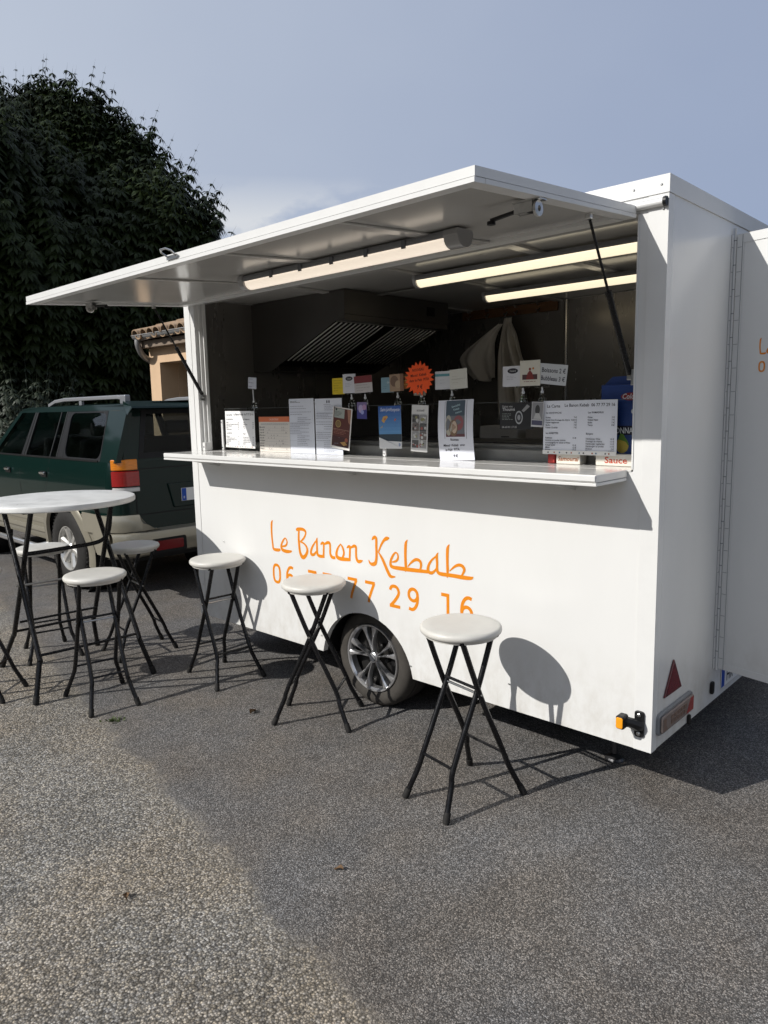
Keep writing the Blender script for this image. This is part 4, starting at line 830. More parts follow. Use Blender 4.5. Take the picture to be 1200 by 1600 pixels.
# ------------------------------------------------------------ folding stools and the bar table
def build_stool(label):
    t = thing('bar_stool', label, 'stool', (0, 0, 0), 0, 'folding bar stools around the trailer')
    m = MB(); m.lathe([(.001, .7085), (.148, .6935), (.152, .7055), (.159, .706), (.1638, .711), (.1655, .7185), (.1645, .726), (.160, .7320), (.153, .7348), (.120, .7356), (.06, .7358), (.001, .7358)], seg=64)
    obj('seat', m, SEATM, t, smooth=40)
    for nm, k, y in (('A', (.088, .090, .092, .125), 1), ('B', (.107, .108, .112, .160), -1)):
        for s in (-1, 1):
            pts = [(s * k[0], y * .092, .705), (s * k[1], 0, .47), (s * k[2], -y * .125, .20), (s * (k[2] * .7 + k[3] * .3), -y * .150, .125), (s * k[3], -y * .198, .012)]
            m = MB(); m.tube([p[:3] for p in spline(pts, 5)], .0115, 12); lg = obj('leg', m, TUBE, t, smooth=40)
            d = (Vector(pts[-1]) - Vector(pts[-2])).normalized(); e = Vector(pts[-1]); m = MB(); m.tube([e - d * .032, e + d * .004, e + d * .011], [.0142, .0148, .0125], 12); obj('rubber_foot', m, RUBBER, lg, smooth=40)
        m = MB(); m.tube([(-k[2] - .002, -y * .130, .188), (k[2] + .002, -y * .130, .188)], .0062, 8); obj('crossbar', m, TUBE, t, smooth=40)
        m = MB(); m.box(-.11, .11, y * .092 - .013, y * .092 + .013, .691, .7082); m.tube([(-.115, y * .092, .697), (.115, y * .092, .697)], .010, 10); obj('seat_bracket', m, TUBE, t, smooth=40)
    m = MB(); m.tube([(-.122, 0, .470), (.122, 0, .470)], .0055, 8); obj('pivot_rod', m, CHROME, t, smooth=40)
    m = MB(); m.tube([(-.09, -.006, .492), (.09, -.006, .492)], .0065, 8); obj('crossbar', m, TUBE, t, smooth=40)
    return t
STOOLS = [(-0.6865, -0.3489, -.175, 'folding stool standing in front of the end of the phone number'),
          (-1.7749, -0.2142, -.990, 'folding stool right in front of the trailer wheel'),
          (-2.7196, -0.1800, -1.642, 'folding stool beside the trailer corner near the car, before the first letter'),
          (-2.9231, -0.8784, 1.389, 'sunlit stool standing just in front of the tall table legs'),
          (-3.6046, -0.2713, 2.997, 'shaded stool between the tall table and the car rear bumper'),
          (-4.0597, -0.7179, -1.798, 'stool tucked behind the tall table, before the car wheel'),
          (-3.5889, -1.3345, 2.277, 'stool mostly out of view, on the open yard side of the tall table')]
S0 = build_stool(STOOLS[0][3])
for i, (x, y, a, lb) in enumerate(STOOLS):
    s_ = S0 if i == 0 else copy_tree(S0)
    s_.location = (x, y, YARD_Z); s_.rotation_euler = (0, 0, a); s_.scale = (1.0486,) * 3; s_['label'] = lb
tb = thing('bar_table', 'tall round folding table with a white top beside the car', 'table', (-3.5522, -.7809, YARD_Z), R(-5)); tb.scale = (1.0486,) * 3
m = MB(); m.lathe([(.001, 1.074), (.410, 1.076), (.415, 1.066), (.432, 1.065), (.4375, 1.071), (.4380, 1.089), (.434, 1.0975), (.425, 1.1005), (.3, 1.1008), (.001, 1.1008)], seg=96); obj('table_top', m, TABLEM, tb, smooth=40)
for k, xs in (((.27, .28, .29, .345), (-.20, .335, .345, .40)), ((.23, .24, .25, .305), (.22, -.27, -.30, -.41))):
    for s in (-1, 1):
        pts = [(xs[0], s * k[0], 1.066), ((xs[0] * .45 + xs[1] * .55), s * k[1], .62), (xs[1], s * k[2], .255), (xs[2], s * k[2] * 1.01, .22), (xs[3], s * k[3], .012)]
        m = MB(); m.tube([pts[0], pts[1]] + [p for p in spline(pts, 5)[10:]], .0145, 12); lg = obj('leg', m, TUBE, tb, smooth=40)
        d = (Vector(pts[-1]) - Vector(pts[-2])).normalized(); e = Vector(pts[-1]); m = MB(); m.tube([e - d * .035, e + d * .004, e + d * .011], [.0172, .0178, .015], 12); obj('rubber_foot', m, RUBBER, lg, smooth=40)
    m = MB(); m.tube([(xs[1], -k[2], .255), (xs[1], k[2], .255)], .0085, 8); obj('crossbar', m, TUBE, tb, smooth=40)
    m = MB(); m.box(xs[0] - .02, xs[0] + .02, -k[0] - .05, k[0] + .05, 1.050, 1.0735); obj('top_bracket', m, BLACK, tb, bevel=.004)
m = MB(); m.tube([(-.19, -.235, .33), (-.19, .235, .33)], .0075, 8); obj('crossbar', m, TUBE, tb, smooth=40)
up_ = [(.20, .232, 1.05), (.16, .234, .93), (.13, .228, .865), (.11, .195, .825), (.10, .13, .81), (.095, 0, .805), (.09, -.15, .80), (.09, -.235, .80)]
m = MB(); m.tube(spline(up_, 4), .0125, 12); obj('brace_bar', m, TUBE, tb, smooth=40)
m = MB(); m.tube([(.0, -.285, .60), (.0, .285, .60)], .0065, 8); obj('pivot_rod', m, CHROME, tb, smooth=40)

# ------------------------------------------------------------ the green car
GREEN = mat('green_car_paint', (.0013, .0130, .0105), .35, metal=.1, coat=.55, spec=.12, var=.08, vscale=3)
BEIGE = mat('beige_car_paint', (.34, .315, .25), .30, metal=.5, coat=.5)
GLASS = mat('car_glass', (.42, .46, .46), .015, trans=1.0, ior=1.25)
DARK = mat('car_interior', (.03, .03, .032), .7, var=.2, vscale=15)
CAR = thing('parked_car', 'dark green off-road car with beige lower body parked behind the trailer', 'car', (-5.8433, 1.1087, YARD_Z)); CAR.scale = (1.0486,) * 3
CAR.rotation_euler = (0, 0, math.pi - .026)
XR, XF, XW = -1.05, 3.45, 2.725
def yz(z):                                   # half width by height
    P_ = [(.40, .80), (.60, .835), (.75, .848), (.95, .85), (1.10, .84), (1.20, .815)]
    for (a, b), (c, d) in zip(P_, P_[1:]):
        if z <= c: return b + (d - b) * max(0, (z - a)) / (c - a)
    return .815 - (z - 1.20) / .42 * .155
def yside(x, z):
    y = yz(z); d = x - XR
    if d < .16: y -= .16 - math.sqrt(max(0, .16 ** 2 - (.16 - d) ** 2))
    d = XF - x
    if d < .55: y -= (.55 - math.sqrt(max(0, .55 ** 2 - (.55 - d) ** 2))) * .55
    return y
def archz(x):
    z = .40
    for c in (0, XW):
        if abs(x - c) < .445: z = max(z, .36 + math.sqrt(.445 ** 2 - (x - c) ** 2))
    return z
def ztop(x): return 1.20 if x < 1.85 else (1.08 - .10 * (x - 1.85) / 1.6 if x > 2.05 else 1.20 - .12 * (x - 1.85) / .2)
xs_ = sorted(set([XR + .16 * (1 - math.cos(R(a))) for a in range(0, 91, 10)] + [XR + .16 + i * .045 for i in range(73)] + [XF - .55 + i * .055 for i in range(11)]))
xs_ = [x for x in xs_ if x <= XF]
ZS = .735
def side(s, lo, off):
    m = MB(); rows = 6; n = len(xs_)
    V = []
    for x in xs_:
        b = archz(x); z0, z1 = (b, ZS) if lo else (max(b, ZS), ztop(x))
        if lo: z0 = min(z0, z1)
        for j in range(rows + 1):
            z = z0 + (z1 - z0) * j / rows; V.append((x, s * (yside(x, z) + off), z))
    F_ = [(i * (rows + 1) + j, (i + 1) * (rows + 1) + j, (i + 1) * (rows + 1) + j + 1, i * (rows + 1) + j + 1) for i in range(n - 1) for j in range(rows) if not (lo and archz(xs_[i]) >= ZS and archz(xs_[i + 1]) >= ZS)]
    return m.add(V, F_)
bd = MB()
for s in (-1, 1):
    q = side(s, False, 0); bd.add(q.v, q.f)
yr = lambda z: yside(XR, z)
bd.grid(16, 6, lambda u, v: (XR - .012 * math.sin(math.pi * u), (u - .5) * 2 * yr(.60 + .60 * v), .60 + .60 * v))         # tail
bd.grid(16, 8, lambda u, v: (1.9 + (XF - 1.9) * v, (u - .5) * 2 * yside(1.9 + (XF - 1.9) * v, 1.0), ztop(1.9 + (XF - 1.9) * v) + .05 * math.sin(math.pi * u) * (1 - v * .6)))   # bonnet
bd.grid(12, 5, lambda u, v: (XF + .02 * math.sin(math.pi * u), (u - .5) * 2 * yside(XF, .5), .50 + .48 * v))
body = obj('body', bd, GREEN, CAR, smooth=35)
bd = MB()
for s in (-1, 1):
    q = side(s, True, .010); bd.add(q.v, q.f)
    bd.grid(40, 1, lambda u, v, s=s: (lambda x: (x, s * (yside(x, ZS) + .010 * (1 - v)), ZS + .004 * v))(xs_[0] + (xs_[-1] - xs_[0]) * u) if False else (xs_[int(u * 39.99)] * 0 + XR + .02 + (XF - XR - .04) * u, s * (yside(XR + .02 + (XF - XR - .04) * u, ZS) + .010 * (1 - v)), ZS + .0005 * v))
lower = obj('lower_cladding', bd, BEIGE, CAR, smooth=35)
for s in (-1, 1):
    for c in (0, XW):
        m = MB(); V = []
        A_ = list(range(-12, 193, 6))
        for a in A_:
            for r, o in ((.440, .006), (.450, .034), (.500, .036), (.535, .0135)):
                x, z = c + r * math.cos(R(a)), .36 + r * math.sin(R(a)); V.append((x, s * (yz(min(max(z, .42), 1.1)) + o), z))
        m.add(V, [(4 * i + j, 4 * i + j + 1, 4 * i + j + 5, 4 * i + j + 4) for i in range(len(A_) - 1) for j in range(3)])
        obj('wheel_arch', m, BEIGE, CAR, smooth=50)
    m = MB()
    for z0, o in ((.475, .016), (.565, .018)): m.prism(rrect(z0, z0 + .05, .0, .022, .008), lambda u, v, w: (w, s * (yz(.55) + v + .002), u), .49, XW - .49)
    obj('side_moulding', m, BEIGE, CAR, smooth=40)
    m = MB(); m.tube([(.50, s * .80, .36), (.56, s * .90, .34), (XW - .56, s * .90, .34), (XW - .5, s * .80, .36)], .028, 10); obj('side_step', m, ALU, CAR, smooth=40)
    for c in (0, XW):
        m = MB(); m.lathe([(.001, .0), (.46, .0), (.46, .25), (.455, .25), (.455, .005), (.001, .005)], lambda a, r, h, c=c, s=s: (c + r * math.cos(a), s * (.55 + h), .36 + r * math.sin(a)), 32); obj('wheel_well', m, BLACK, CAR)
m = MB(); m.box(XR + .05, XF - .1, -.70, .70, .36, .44); obj('underbody', m, BLACK, CAR)
# doors: shut lines and handles
for s in (-1, 1):
    m = MB()
    for x in (.30, 1.02, 1.98):
        pts = [(x + (.0 if z > .9 else .0), z) for z in (.62, .75, .90, 1.05, 1.19)]
        if x == .30: pts = [(.52, .70), (.44, .84), (.33, .98), (.30, 1.08), (.30, 1.19)]
        for a, b in zip(pts, pts[1:]): m.add([(a[0] - .004, s * (yz(a[1]) + .0015 + (.0105 if a[1] < ZS else 0)), a[1]), (a[0] + .004, s * (yz(a[1]) + .0015 + (.0105 if a[1] < ZS else 0)), a[1]), (b[0] + .004, s * (yz(b[1]) + .0015), b[1]), (b[0] - .004, s * (yz(b[1]) + .0015), b[1])], [(0, 1, 2, 3)])
    obj('shut_line', m, BLACK, CAR)
    for x in (.40, 1.34):
        m = MB(); m.prism(rrect(x - .07, x + .07, 1.02, 1.075, .02), lambda u, v, w: (u, s * (w + .847), v), 0, .006); h = obj('door_handle', m, BLACK, CAR)
        m = MB(); m.prism(rrect(x - .06, x + .06, 1.045, 1.07, .01), lambda u, v, w: (u, s * (w + .847), v), .0065, .024); obj('handle_bar', m, mat('car_chrome', (.7, .7, .7), .08, metal=1.0), h, bevel=.004)
    m = MB(); m.prism([(-.72, 1.196), (1.86, 1.196), (1.86, 1.212), (-.72, 1.212)], lambda u, v, w: (u, s * (yz(1.2) + w), v), -.01, .006); obj('waist_strip', m, BLACK, CAR)
# greenhouse
def gh(u, v, w, s): return (u, s * (yz(v) + w), v)
def panel(mb, pts, s, a, b): mb.prism(pts, lambda u, v, w: gh(u, v, w, s), a, b)
ZT_, ZBt = 1.625, 1.20
for s in (-1, 1):
    m = MB(); panel(m, [(-1.0, ZT_), (1.42, ZT_), (1.36, 1.66), (1.1, 1.675), (-.94, 1.675)], s, -.05, 0)
    panel(m, [(-1.045, ZBt), (-.76, ZBt), (-.66, ZT_ - .001), (-.99, ZT_ - .001)], s, -.05, 0)
    panel(m, [(1.80, ZBt), (1.93, ZBt), (1.42, ZT_ - .001), (1.33, ZT_ - .001)], s, -.05, 0)
    obj('pillar', m, GREEN, CAR)
    m = MB(); panel(m, [(-.76, ZBt + .001), (.01, ZBt + .001), (.10, ZT_ - .002), (-.66, ZT_ - .002)], s, -.012, -.006)
    obj('window_glass', m, GLASS, CAR)
    m = MB()                                  # black rubber frame round the rear side window
    sk = lambda q: (q[0] + .235 * (q[1] - 1.21) , q[1])
    i_ = [sk(q) for q in rrect(-.742, -.012, 1.222, 1.610, .075, 5)]; c_ = [(-.760, ZBt + .002), (.010, ZBt + .002), (.100, ZT_ - .003), (-.660, ZT_ - .003)]
    o_ = [c_[2]] * 6 + [c_[3]] * 6 + [c_[0]] * 6 + [c_[1]] * 6
    for k in range(24):
        q = [o_[k], o_[(k + 1) % 24], i_[(k + 1) % 24], i_[k]]
        if o_[k] == o_[(k + 1) % 24]: q = q[1:]
        panel(m, q, s, -.005, .002)
    obj('window_seal', m, BLACK, CAR)
    m = MB(); panel(m, [(.02, ZBt + .001), (.15, ZBt + .001), (.18, ZT_ - .002), (.11, ZT_ - .002)], s, -.03, -.001); obj('door_pillar', m, BLACK, CAR); m = MB(); panel(m, [(.92, ZBt + .001), (1.04, ZBt + .001), (.98, ZT_ - .002), (.90, ZT_ - .002)], s, -.03, -.001); obj('door_pillar', m, BLACK, CAR)
    for x0, x1, x2, x3 in ((.155, .915, .895, .185), (1.045, 1.795, 1.325, .985)):
        m = MB(); panel(m, [(x0, ZBt + .001), (x1, ZBt + .001), (x2, ZT_ - .002), (x3, ZT_ - .002)], s, -.012, -.006); obj('window_glass', m, GLASS, CAR)
    m = MB()
    for a, b, wd in ((.150, .178, .014), (.905, .885, .014), (.30, .31, .012), (.965, .935, .012)): panel(m, [(a, ZBt), (a + wd, ZBt), (b + wd, ZT_), (b, ZT_)], s, -.004, .003)
    obj('window_divider', m, mat('divider_grey', (.035, .037, .037), .4, metal=.3), CAR)
    rl = MB(); rr = [(-.86, .60, 1.69), (-.84, .60, 1.732), (-.75, .60, 1.742), (.35, .60, 1.742), (.58, .60, 1.728), (.74, .60, 1.69)]
    V = []
    for x, y, z in rr: V += [(x, s * (y - .02), z - .022), (x, s * (y + .022), z - .022), (x, s * (y + .022), z + .010), (x, s * (y - .02), z + .014)]
    rl.add(V, [tuple(4 * i + q for q in (j, (j + 1) % 4)) + tuple(4 * (i + 1) + q for q in ((j + 1) % 4, j)) for i in range(5) for j in range(4)] + [(3, 2, 1, 0), (20, 21, 22, 23)])
    rail = obj('roof_rail', rl, mat('rail_grey', (.30, .31, .33), .4, metal=.5), CAR, bevel=.006)
    rl = MB(); rl.box(-.90, -.80, min(s * .575, s * .625), max(s * .575, s * .625), 1.675, 1.752); rl.box(-.02, .04, min(s * .585, s * .615), max(s * .585, s * .615), 1.675, 1.725); obj('rail_foot', rl, mat('rail_grey2', (.22, .23, .25), .45, metal=.4), rail, bevel=.01)
m = MB(); m.grid(16, 14, lambda u, v: (-1.0 + 2.40 * v, (u - .5) * 2 * (.66 - .02 * math.sin(math.pi * v)), 1.665 + .035 * math.sin(math.pi * u) ** .7 - .035 * max(0, v - .8) * 5 * .5)); obj('roof', m, GREEN, CAR, smooth=40)
m = MB(); m.add([(1.40, -.60, 1.66), (1.40, .60, 1.66), (1.98, .72, 1.14), (1.98, -.72, 1.14)], [(0, 1, 2, 3)]); obj('windscreen', m, GLASS, CAR)
# back end
xr = lambda z: XR + .01 + (z - 1.2) / .42 * .085
m = MB()
for s in (-1, 1): m.prism([(s * .61, ZBt), (s * .755, ZBt), (s * .64, ZT_), (s * .52, ZT_)], lambda u, v, w: (xr(v) + w, u, v), -.01, .05)
m.prism([(-.64, ZT_ + .001), (.64, ZT_ + .001), (.62, 1.675), (-.62, 1.675)], lambda u, v, w: (xr(v) + w, u, v), -.01, .06); m.prism([(-.61, ZBt), (.61, ZBt), (.60, 1.235), (-.60, 1.235)], lambda u, v, w: (xr(v) + w, u, v), -.01, .04)
tg = obj('tailgate_frame', m, GREEN, CAR)
m = MB(); m.prism([(-.608, 1.236), (.608, 1.236), (.52, ZT_ - .001), (-.52, ZT_ - .001)], lambda u, v, w: (xr(v) + w, u, v), -.004, .001); obj('rear_glass', m, GLASS, CAR)
m = MB()
o_ = [(-.615, 1.226), (.615, 1.226), (.525, ZT_ + .004), (-.525, ZT_ + .004)]; i_ = [(-.565, 1.27), (.565, 1.27), (.485, 1.59), (-.485, 1.59)]
for k in range(4): m.prism([o_[k], o_[(k + 1) % 4], i_[(k + 1) % 4], i_[k]], lambda u, v, w: (xr(v) + w, u, v), -.014, -.0105)
obj('window_seal', m, BLACK, CAR)
m = MB(); m.add([(-.93, -.66, 1.672), (-.93, .66, 1.672), (-.93, -.66, 1.700), (-.93, .66, 1.700), (-1.14, -.69, 1.640), (-1.14, .69, 1.640), (-1.13, -.69, 1.655), (-1.13, .69, 1.655), (-1.10, .715, 1.585), (-1.10, -.715, 1.585), (-.97, .665, 1.62), (-.97, -.665, 1.62)],
              [(2, 3, 7, 6), (0, 4, 5, 1), (6, 7, 5, 4), (3, 1, 10, 8, 5, 7), (2, 6, 4, 9, 11, 0), (0, 1, 3, 2)]); obj('spoiler', m, GREEN, CAR)
def wrap(mb, z0, z1, ya, o, side_):          # strip wrapped round the rear corner
    for s in (side_,):
        P_ = []
        for x in (-.975, -.99, -1.005, -1.02, -1.033, -1.042, -1.048, -1.05): P_.append((x, yside(x, 1.05)))
        P_.append((XR, ya)); V = []
        for i, (x, y) in enumerate(P_):
            a, b = P_[max(i - 1, 0)], P_[min(i + 1, len(P_) - 1)]; n = Vector((b[1] - a[1], -(b[0] - a[0]))).normalized()
            n = -n if n.x > .01 or (abs(n.x) < .5 and n.y < 0) else n
            for z, w in ((z0, 0), (z0 + .006, o), (z1 - .006, o), (z1, 0)): V.append((x + n.x * w, s * (y + n.y * w), z))
        mb.add(V, [(4 * i + j, 4 * i + j + 1, 4 * i + j + 5, 4 * i + j + 4) for i in range(len(P_) - 1) for j in range(3)] + [(4 * len(P_) - 4, 4 * len(P_) - 3, 4 * len(P_) - 2, 4 * len(P_) - 1)])
    return mb
AMB = mat('lamp_amber', (.80, .24, .01), .12, coat=.8, var=.25, vscale=90, vstretch=(.2, .2, 1)); REDL = mat('lamp_red', (.36, .008, .008), .12, coat=.8, var=.25, vscale=90, vstretch=(.2, .2, 1))
for s in (-1, 1):
    tl_ = obj('tail_light', wrap(MB(), 1.135, 1.225, .640, .014, s), AMB, CAR, smooth=35)
    obj('red_lens', wrap(MB(), 1.000, 1.130, .630, .016, s), REDL, tl_, smooth=35); obj('white_lens', wrap(MB(), .955, .995, .630, .014, s), mat('lamp_white', (.62, .62, .60), .15, coat=.7), tl_, smooth=35)
m = MB()
for a, b in (((-.66, .76), (.66, .76)), ((-.66, .76), (-.66, 1.19)), ((.66, .76), (.66, 1.19)), ((-.66, 1.14), (.66, 1.14))):
    dx, dy = b[0] - a[0], b[1] - a[1]; l = math.hypot(dx, dy); nx, ny = -dy / l * .004, dx / l * .004
    f_ = lambda y, z: (XR - .012 * math.sin(math.pi * (y / (2 * .69) + .5)) - .002, y, z)
    m.grid(12, 1, lambda u, v: f_(a[0] + dx * u + nx * (2 * v - 1), a[1] + dy * u + ny * (2 * v - 1)))
obj('shut_line', m, BLACK, CAR)
m = MB()
for ya, yb in ((-.92, .92),):
    V = []; n = 24
    prof = [(.02, .40), (-.075, .43), (-.10, .50), (-.10, .585), (-.085, .615), (-.01, .632), (.02, .632)]
    for i in range(n + 1):
        t_ = -1 + 2 * i / n; y = .875 * t_; ins = .13 * max(0, (abs(t_) - .82) / .18) ** 2
        for dx, z in prof: V.append((XR + dx + ins, y, z))
    q = len(prof); m.add(V, [(i * q + j, i * q + j + 1, (i + 1) * q + j + 1, (i + 1) * q + j) for i in range(n) for j in range(q - 1)])
for s in (-1, 1):
    V = []; hts = [(.875, .765), (.80, .765), (.66, .765), (.645, .74), (.60, .68), (.55, .645), (.49, .633)]
    for y, zt in hts:
        ins = .13 * max(0, (y / .875 - .82) / .18) ** 2
        V += [(XR - .06 + ins, s * y, .630), (XR - .062 + ins, s * y, zt - .05 if zt > .70 else zt - .003), (XR - .035 + ins, s * y, zt), (XR + .05 + ins, s * y, zt)]
    m.add(V, [(4 * i + j, 4 * i + j + 1, 4 * i + j + 5, 4 * i + j + 4) for i in range(len(hts) - 1) for j in range(3)])
    m.grid(8, 1, lambda u, v, s=s: (XR + .13 + .50 * u - .06, s * (.872 + .012), (.42 if v == 0 else .765) if u < .6 or v == 1 else .60))
bm_ = obj('rear_bumper', m, BEIGE, CAR, smooth=40)
for s in (-1, 1):
    m = MB(); m.prism(rrect(*sorted((s * .28, s * .60)), .425, .555, .02), lambda u, v, w: (XR - .10 + w, u, v), -.006, .02)
    obj('bumper_recess', m, BLACK, bm_)
for s in (-1, 1):
    m = MB(); m.prism(rrect(*sorted((s * .31, s * .57)), .455, .535, .012), lambda u, v, w: (XR - .10 + w, u, v), -.0095, -.0065)
    obj('bumper_reflector', m, mat('reflector_dim', (.16, .008, .01), .25, coat=.4), bm_)
m = MB(); m.prism([(-.38, 1.0), (.38, 1.0), (.33, .79), (-.33, .79)], lambda u, v, w: (XR - .012 + w, u, v), -.012, .01); m2 = obj('plate_recess', m, GREEN, CAR, bevel=.008)
m = MB(); m.box(XR - .034, XR - .026, -.26, .26, .84, .95); pt_ = obj('number_plate', m, mat('plate_white', (.75, .75, .74), .4), CAR)
m = MB(); m.box(XR - .0352, XR - .0345, .215, .258, .842, .948); obj('blue_band', m, ink((.01, .07, .38)), pt_)
m = MB(); put_text(m, 'F', 0, 0, .03, lambda u, v: (XR - .0356, .244 - u, .858 + v)); obj('plate_lettering', m, ink((.8, .8, .8)), pt_)
m = MB(); m.tube([(XR - .03, .05, 1.255), (XR - .045, -.15, 1.27), (XR - .04, -.45, 1.285)], .008, 8); obj('rear_wiper', m, BLACK, CAR)
# front lamps and grille
m = MB()
for s in (-1, 1): m.prism(rrect(*sorted((s * .40, s * .66)), .70, .86, .03), lambda u, v, w: (XF + w, u, v), -.02, .03)
obj('headlight', m, mat('headlight_glass', (.6, .62, .63), .08, coat=.8), CAR)
m = MB(); m.prism(rrect(-.38, .38, .70, .86, .03), lambda u, v, w: (XF + w, u, v), -.02, .035); obj('grille', m, BLACK, CAR)
m = MB(); m.prism(rrect(-.78, .78, .40, .64, .05), lambda u, v, w: (XF + w, u, v), -.25, .10); obj('front_bumper', m, BEIGE, CAR, bevel=.03)
# cabin
def seat_(x, y, w):
    m = MB(); m.box(x - .25, x + .25, y - w / 2, y + w / 2, .60, .82); m.add([(x - .28, y - w / 2, .78), (x - .28, y + w / 2, .78), (x - .14, y + w / 2, .80), (x - .14, y - w / 2, .80), (x - .42, y - w / 2 + .03, 1.36), (x - .42, y + w / 2 - .03, 1.36), (x - .32, y + w / 2 - .03, 1.37), (x - .32, y - w / 2 + .03, 1.37)], [(0, 1, 5, 4), (1, 2, 6, 5), (2, 3, 7, 6), (3, 0, 4, 7), (4, 5, 6, 7)])
    for o in ((0,) if w < .8 else (-.38, .38)): m.box(x - .44, x - .35, y + o - .13, y + o + .13, 1.39, 1.52)
    obj('car_seat', m, DARK, CAR, bevel=.03)
seat_(1.35, .36, .50); seat_(1.35, -.36, .50); seat_(.45, 0, 1.25)
m = MB(); m.box(-.95, 1.9, -.74, .74, .56, .60); m.box(1.70, 1.90, -.70, .70, .95, 1.12); obj('cabin_floor', m, DARK, CAR)
m = MB(); m.lathe([(.19, -.012), (.205, 0), (.19, .012), (.18, 0)], lambda a, r, h: (1.62 + h - .35 * r * math.sin(a) * .6, .36 + r * math.cos(a), 1.10 + r * math.sin(a) * .85), 24, closed=True); obj('steering_wheel', m, BLACK, CAR)
# wheels
def wheel(c, s):
    f = lambda a, r, h: (c + r * math.cos(a), s * (.60 + h), .378 + r * math.sin(a))
    m = MB(); m.lathe([(.205, .235), (.215, .243), (.29, .250), (.345, .238), (.366, .222), (.378, .19), (.378, .06), (.35, .02), (.205, .02)], f, 72, closed=True); t_ = obj('wheel', m, RUBBER, CAR, smooth=35)
    m = MB()
    for k in range(56):
        a = 2 * math.pi * k / 56; da = .028
        for h0, h1, o in ((.195, .226, 0), (.14, .188, .02), (.08, .132, -.01)):
            V = [f(a + o + e * da, r, h) for r in (.370, .3855) for e, h in ((-.6, h0), (.6, h0), (.75, h1), (-.45, h1))]; m.add(V, [(4, 5, 6, 7), (0, 1, 5, 4), (1, 2, 6, 5), (2, 3, 7, 6), (3, 0, 4, 7)])
    obj('tread', m, RUBBER, t_)
    m = MB(); m.lathe([(.18, .20), (.196, .236), (.206, .238), (.2065, .20), (.2065, .05), (.18, .05)], f, 56, closed=True); m.lathe([(.002, .225), (.035, .223), (.048, .212), (.048, .19), (.002, .19)], f, 24)
    for k in range(6):
        a = 2 * math.pi * k / 6 + .3; V = []
        for r, w, h in ((.04, .45, .212), (.10, .30, .218), (.185, .22, .228)): V += [f(a - w, r, h - .02), f(a - w * .5, r, h), f(a + w * .5, r, h), f(a + w, r, h - .02), f(a + w, r, h - .05), f(a - w, r, h - .05)]
        m.add(V, [tuple(6 * i + q for q in (j, (j + 1) % 6)) + tuple(6 * (i + 1) + q for q in ((j + 1) % 6, j)) for i in range(2) for j in range(6)])
    obj('rim', m, mat('car_alloy', (.66, .65, .62), .38, metal=.8, var=.08, vscale=20), t_, smooth=30)
    m = MB(); m.lathe([(.002, .10), (.18, .10), (.18, .09), (.002, .09)], f, 32); obj('brake_disc', m, BLACK, t_)
for c in (0, XW):
    for s in (-1, 1): wheel(c, s)

# ------------------------------------------------------------ small building behind the car
B = thing('small_building', 'small peach rendered building with a deep porch and clay tile roof', 'building', (-9.8132, 3.4679, YARD_Z)); B.scale = (1.0486,) * 3
STUCCO = mat('peach_render', (.60, .42, .27), .85, var=.10, vscale=3, bump=.35, bscale=180, bdist=.002)
m = MB()
m.prism([(0, 0), (.293, 0), (.293, 2.34), (5.4, 2.34), (5.4, 0), (5.8, 0), (5.8, 2.56), (0, 2.56)], XZ, 0, .30)
m.box(0, .30, .3005, 4.0, 0, 2.56); m.box(5.5, 5.8, .3005, 4.0, 0, 2.56); m.box(.3005, 5.4995, 3.7, 4.0, 0, 2.56)
obj('wall', m, STUCCO, B)
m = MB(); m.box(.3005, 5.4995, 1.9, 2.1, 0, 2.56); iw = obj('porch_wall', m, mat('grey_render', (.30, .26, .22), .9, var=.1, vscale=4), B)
m = MB(); m.box(1.2, 2.3, 1.885, 1.8985, 0, 2.1); obj('door', m, mat('door_brown', (.12, .07, .04), .5, var=.3, vscale=6, vstretch=(6, 1, 1)), iw)
m = MB(); m.box(-.02, 5.9, -.16, 4.1, 2.562, 2.66); obj('eave', m, mat('eave_brown', (.22, .17, .13), .8, var=.2, vscale=8), B)
m = MB(); m.prism(arc(-.235, 2.735, .062, 180, 360, 10) + arc(-.235, 2.735, .055, 360, 180, 10), lambda u, v, w: (w, u, v), .04, 5.95)
m.tube([(.04, -.297, 2.735), (5.95, -.297, 2.735)], .008, 8); m.tube([(.04, -.174, 2.735), (5.95, -.174, 2.735)], .008, 8)
ZN = mat('grey_zinc', (.30, .30, .30), .5, metal=.5, var=.25, vscale=6)
gt = obj('gutter', m, ZN, B, smooth=40)
m = MB()
for x in (.15, .9, 1.65, 2.4, 3.2): m.prism(arc(-.235, 2.735, .066, 180, 360, 10) + arc(-.235, 2.735, .0625, 360, 180, 10), lambda u, v, w: (w, u, v), x, x + .02)
obj('gutter_strap', m, ZN, gt)
m = MB(); m.tube(spline([(.10, -.235, 2.68), (.095, -.23, 2.60), (.06, -.17, 2.50), (-.0, -.07, 2.43), (-.055, .06, 2.37), (-.06, .12, 2.25), (-.06, .12, 1.2), (-.06, .12, .05)], 5), .045, 12); obj('downpipe', m, ZN, B, smooth=40)
pitch = .26
m = MB(); m.add([(.0, -.20, 2.664), (5.95, -.20, 2.664), (5.95, 2.0, 2.664 + 2.2 * pitch), (.0, 2.0, 2.664 + 2.2 * pitch), (5.95, 4.2, 2.664), (.0, 4.2, 2.664)], [(0, 1, 2, 3), (3, 2, 4, 5), (0, 3, 5), (1, 4, 2)]); obj('roof', m, mat('roof_board', (.12, .09, .07), .9), B)
CLAY = mat('clay_tile', (.36, .25, .16), .85, var=.45, vscale=9, bump=.3, bscale=60)
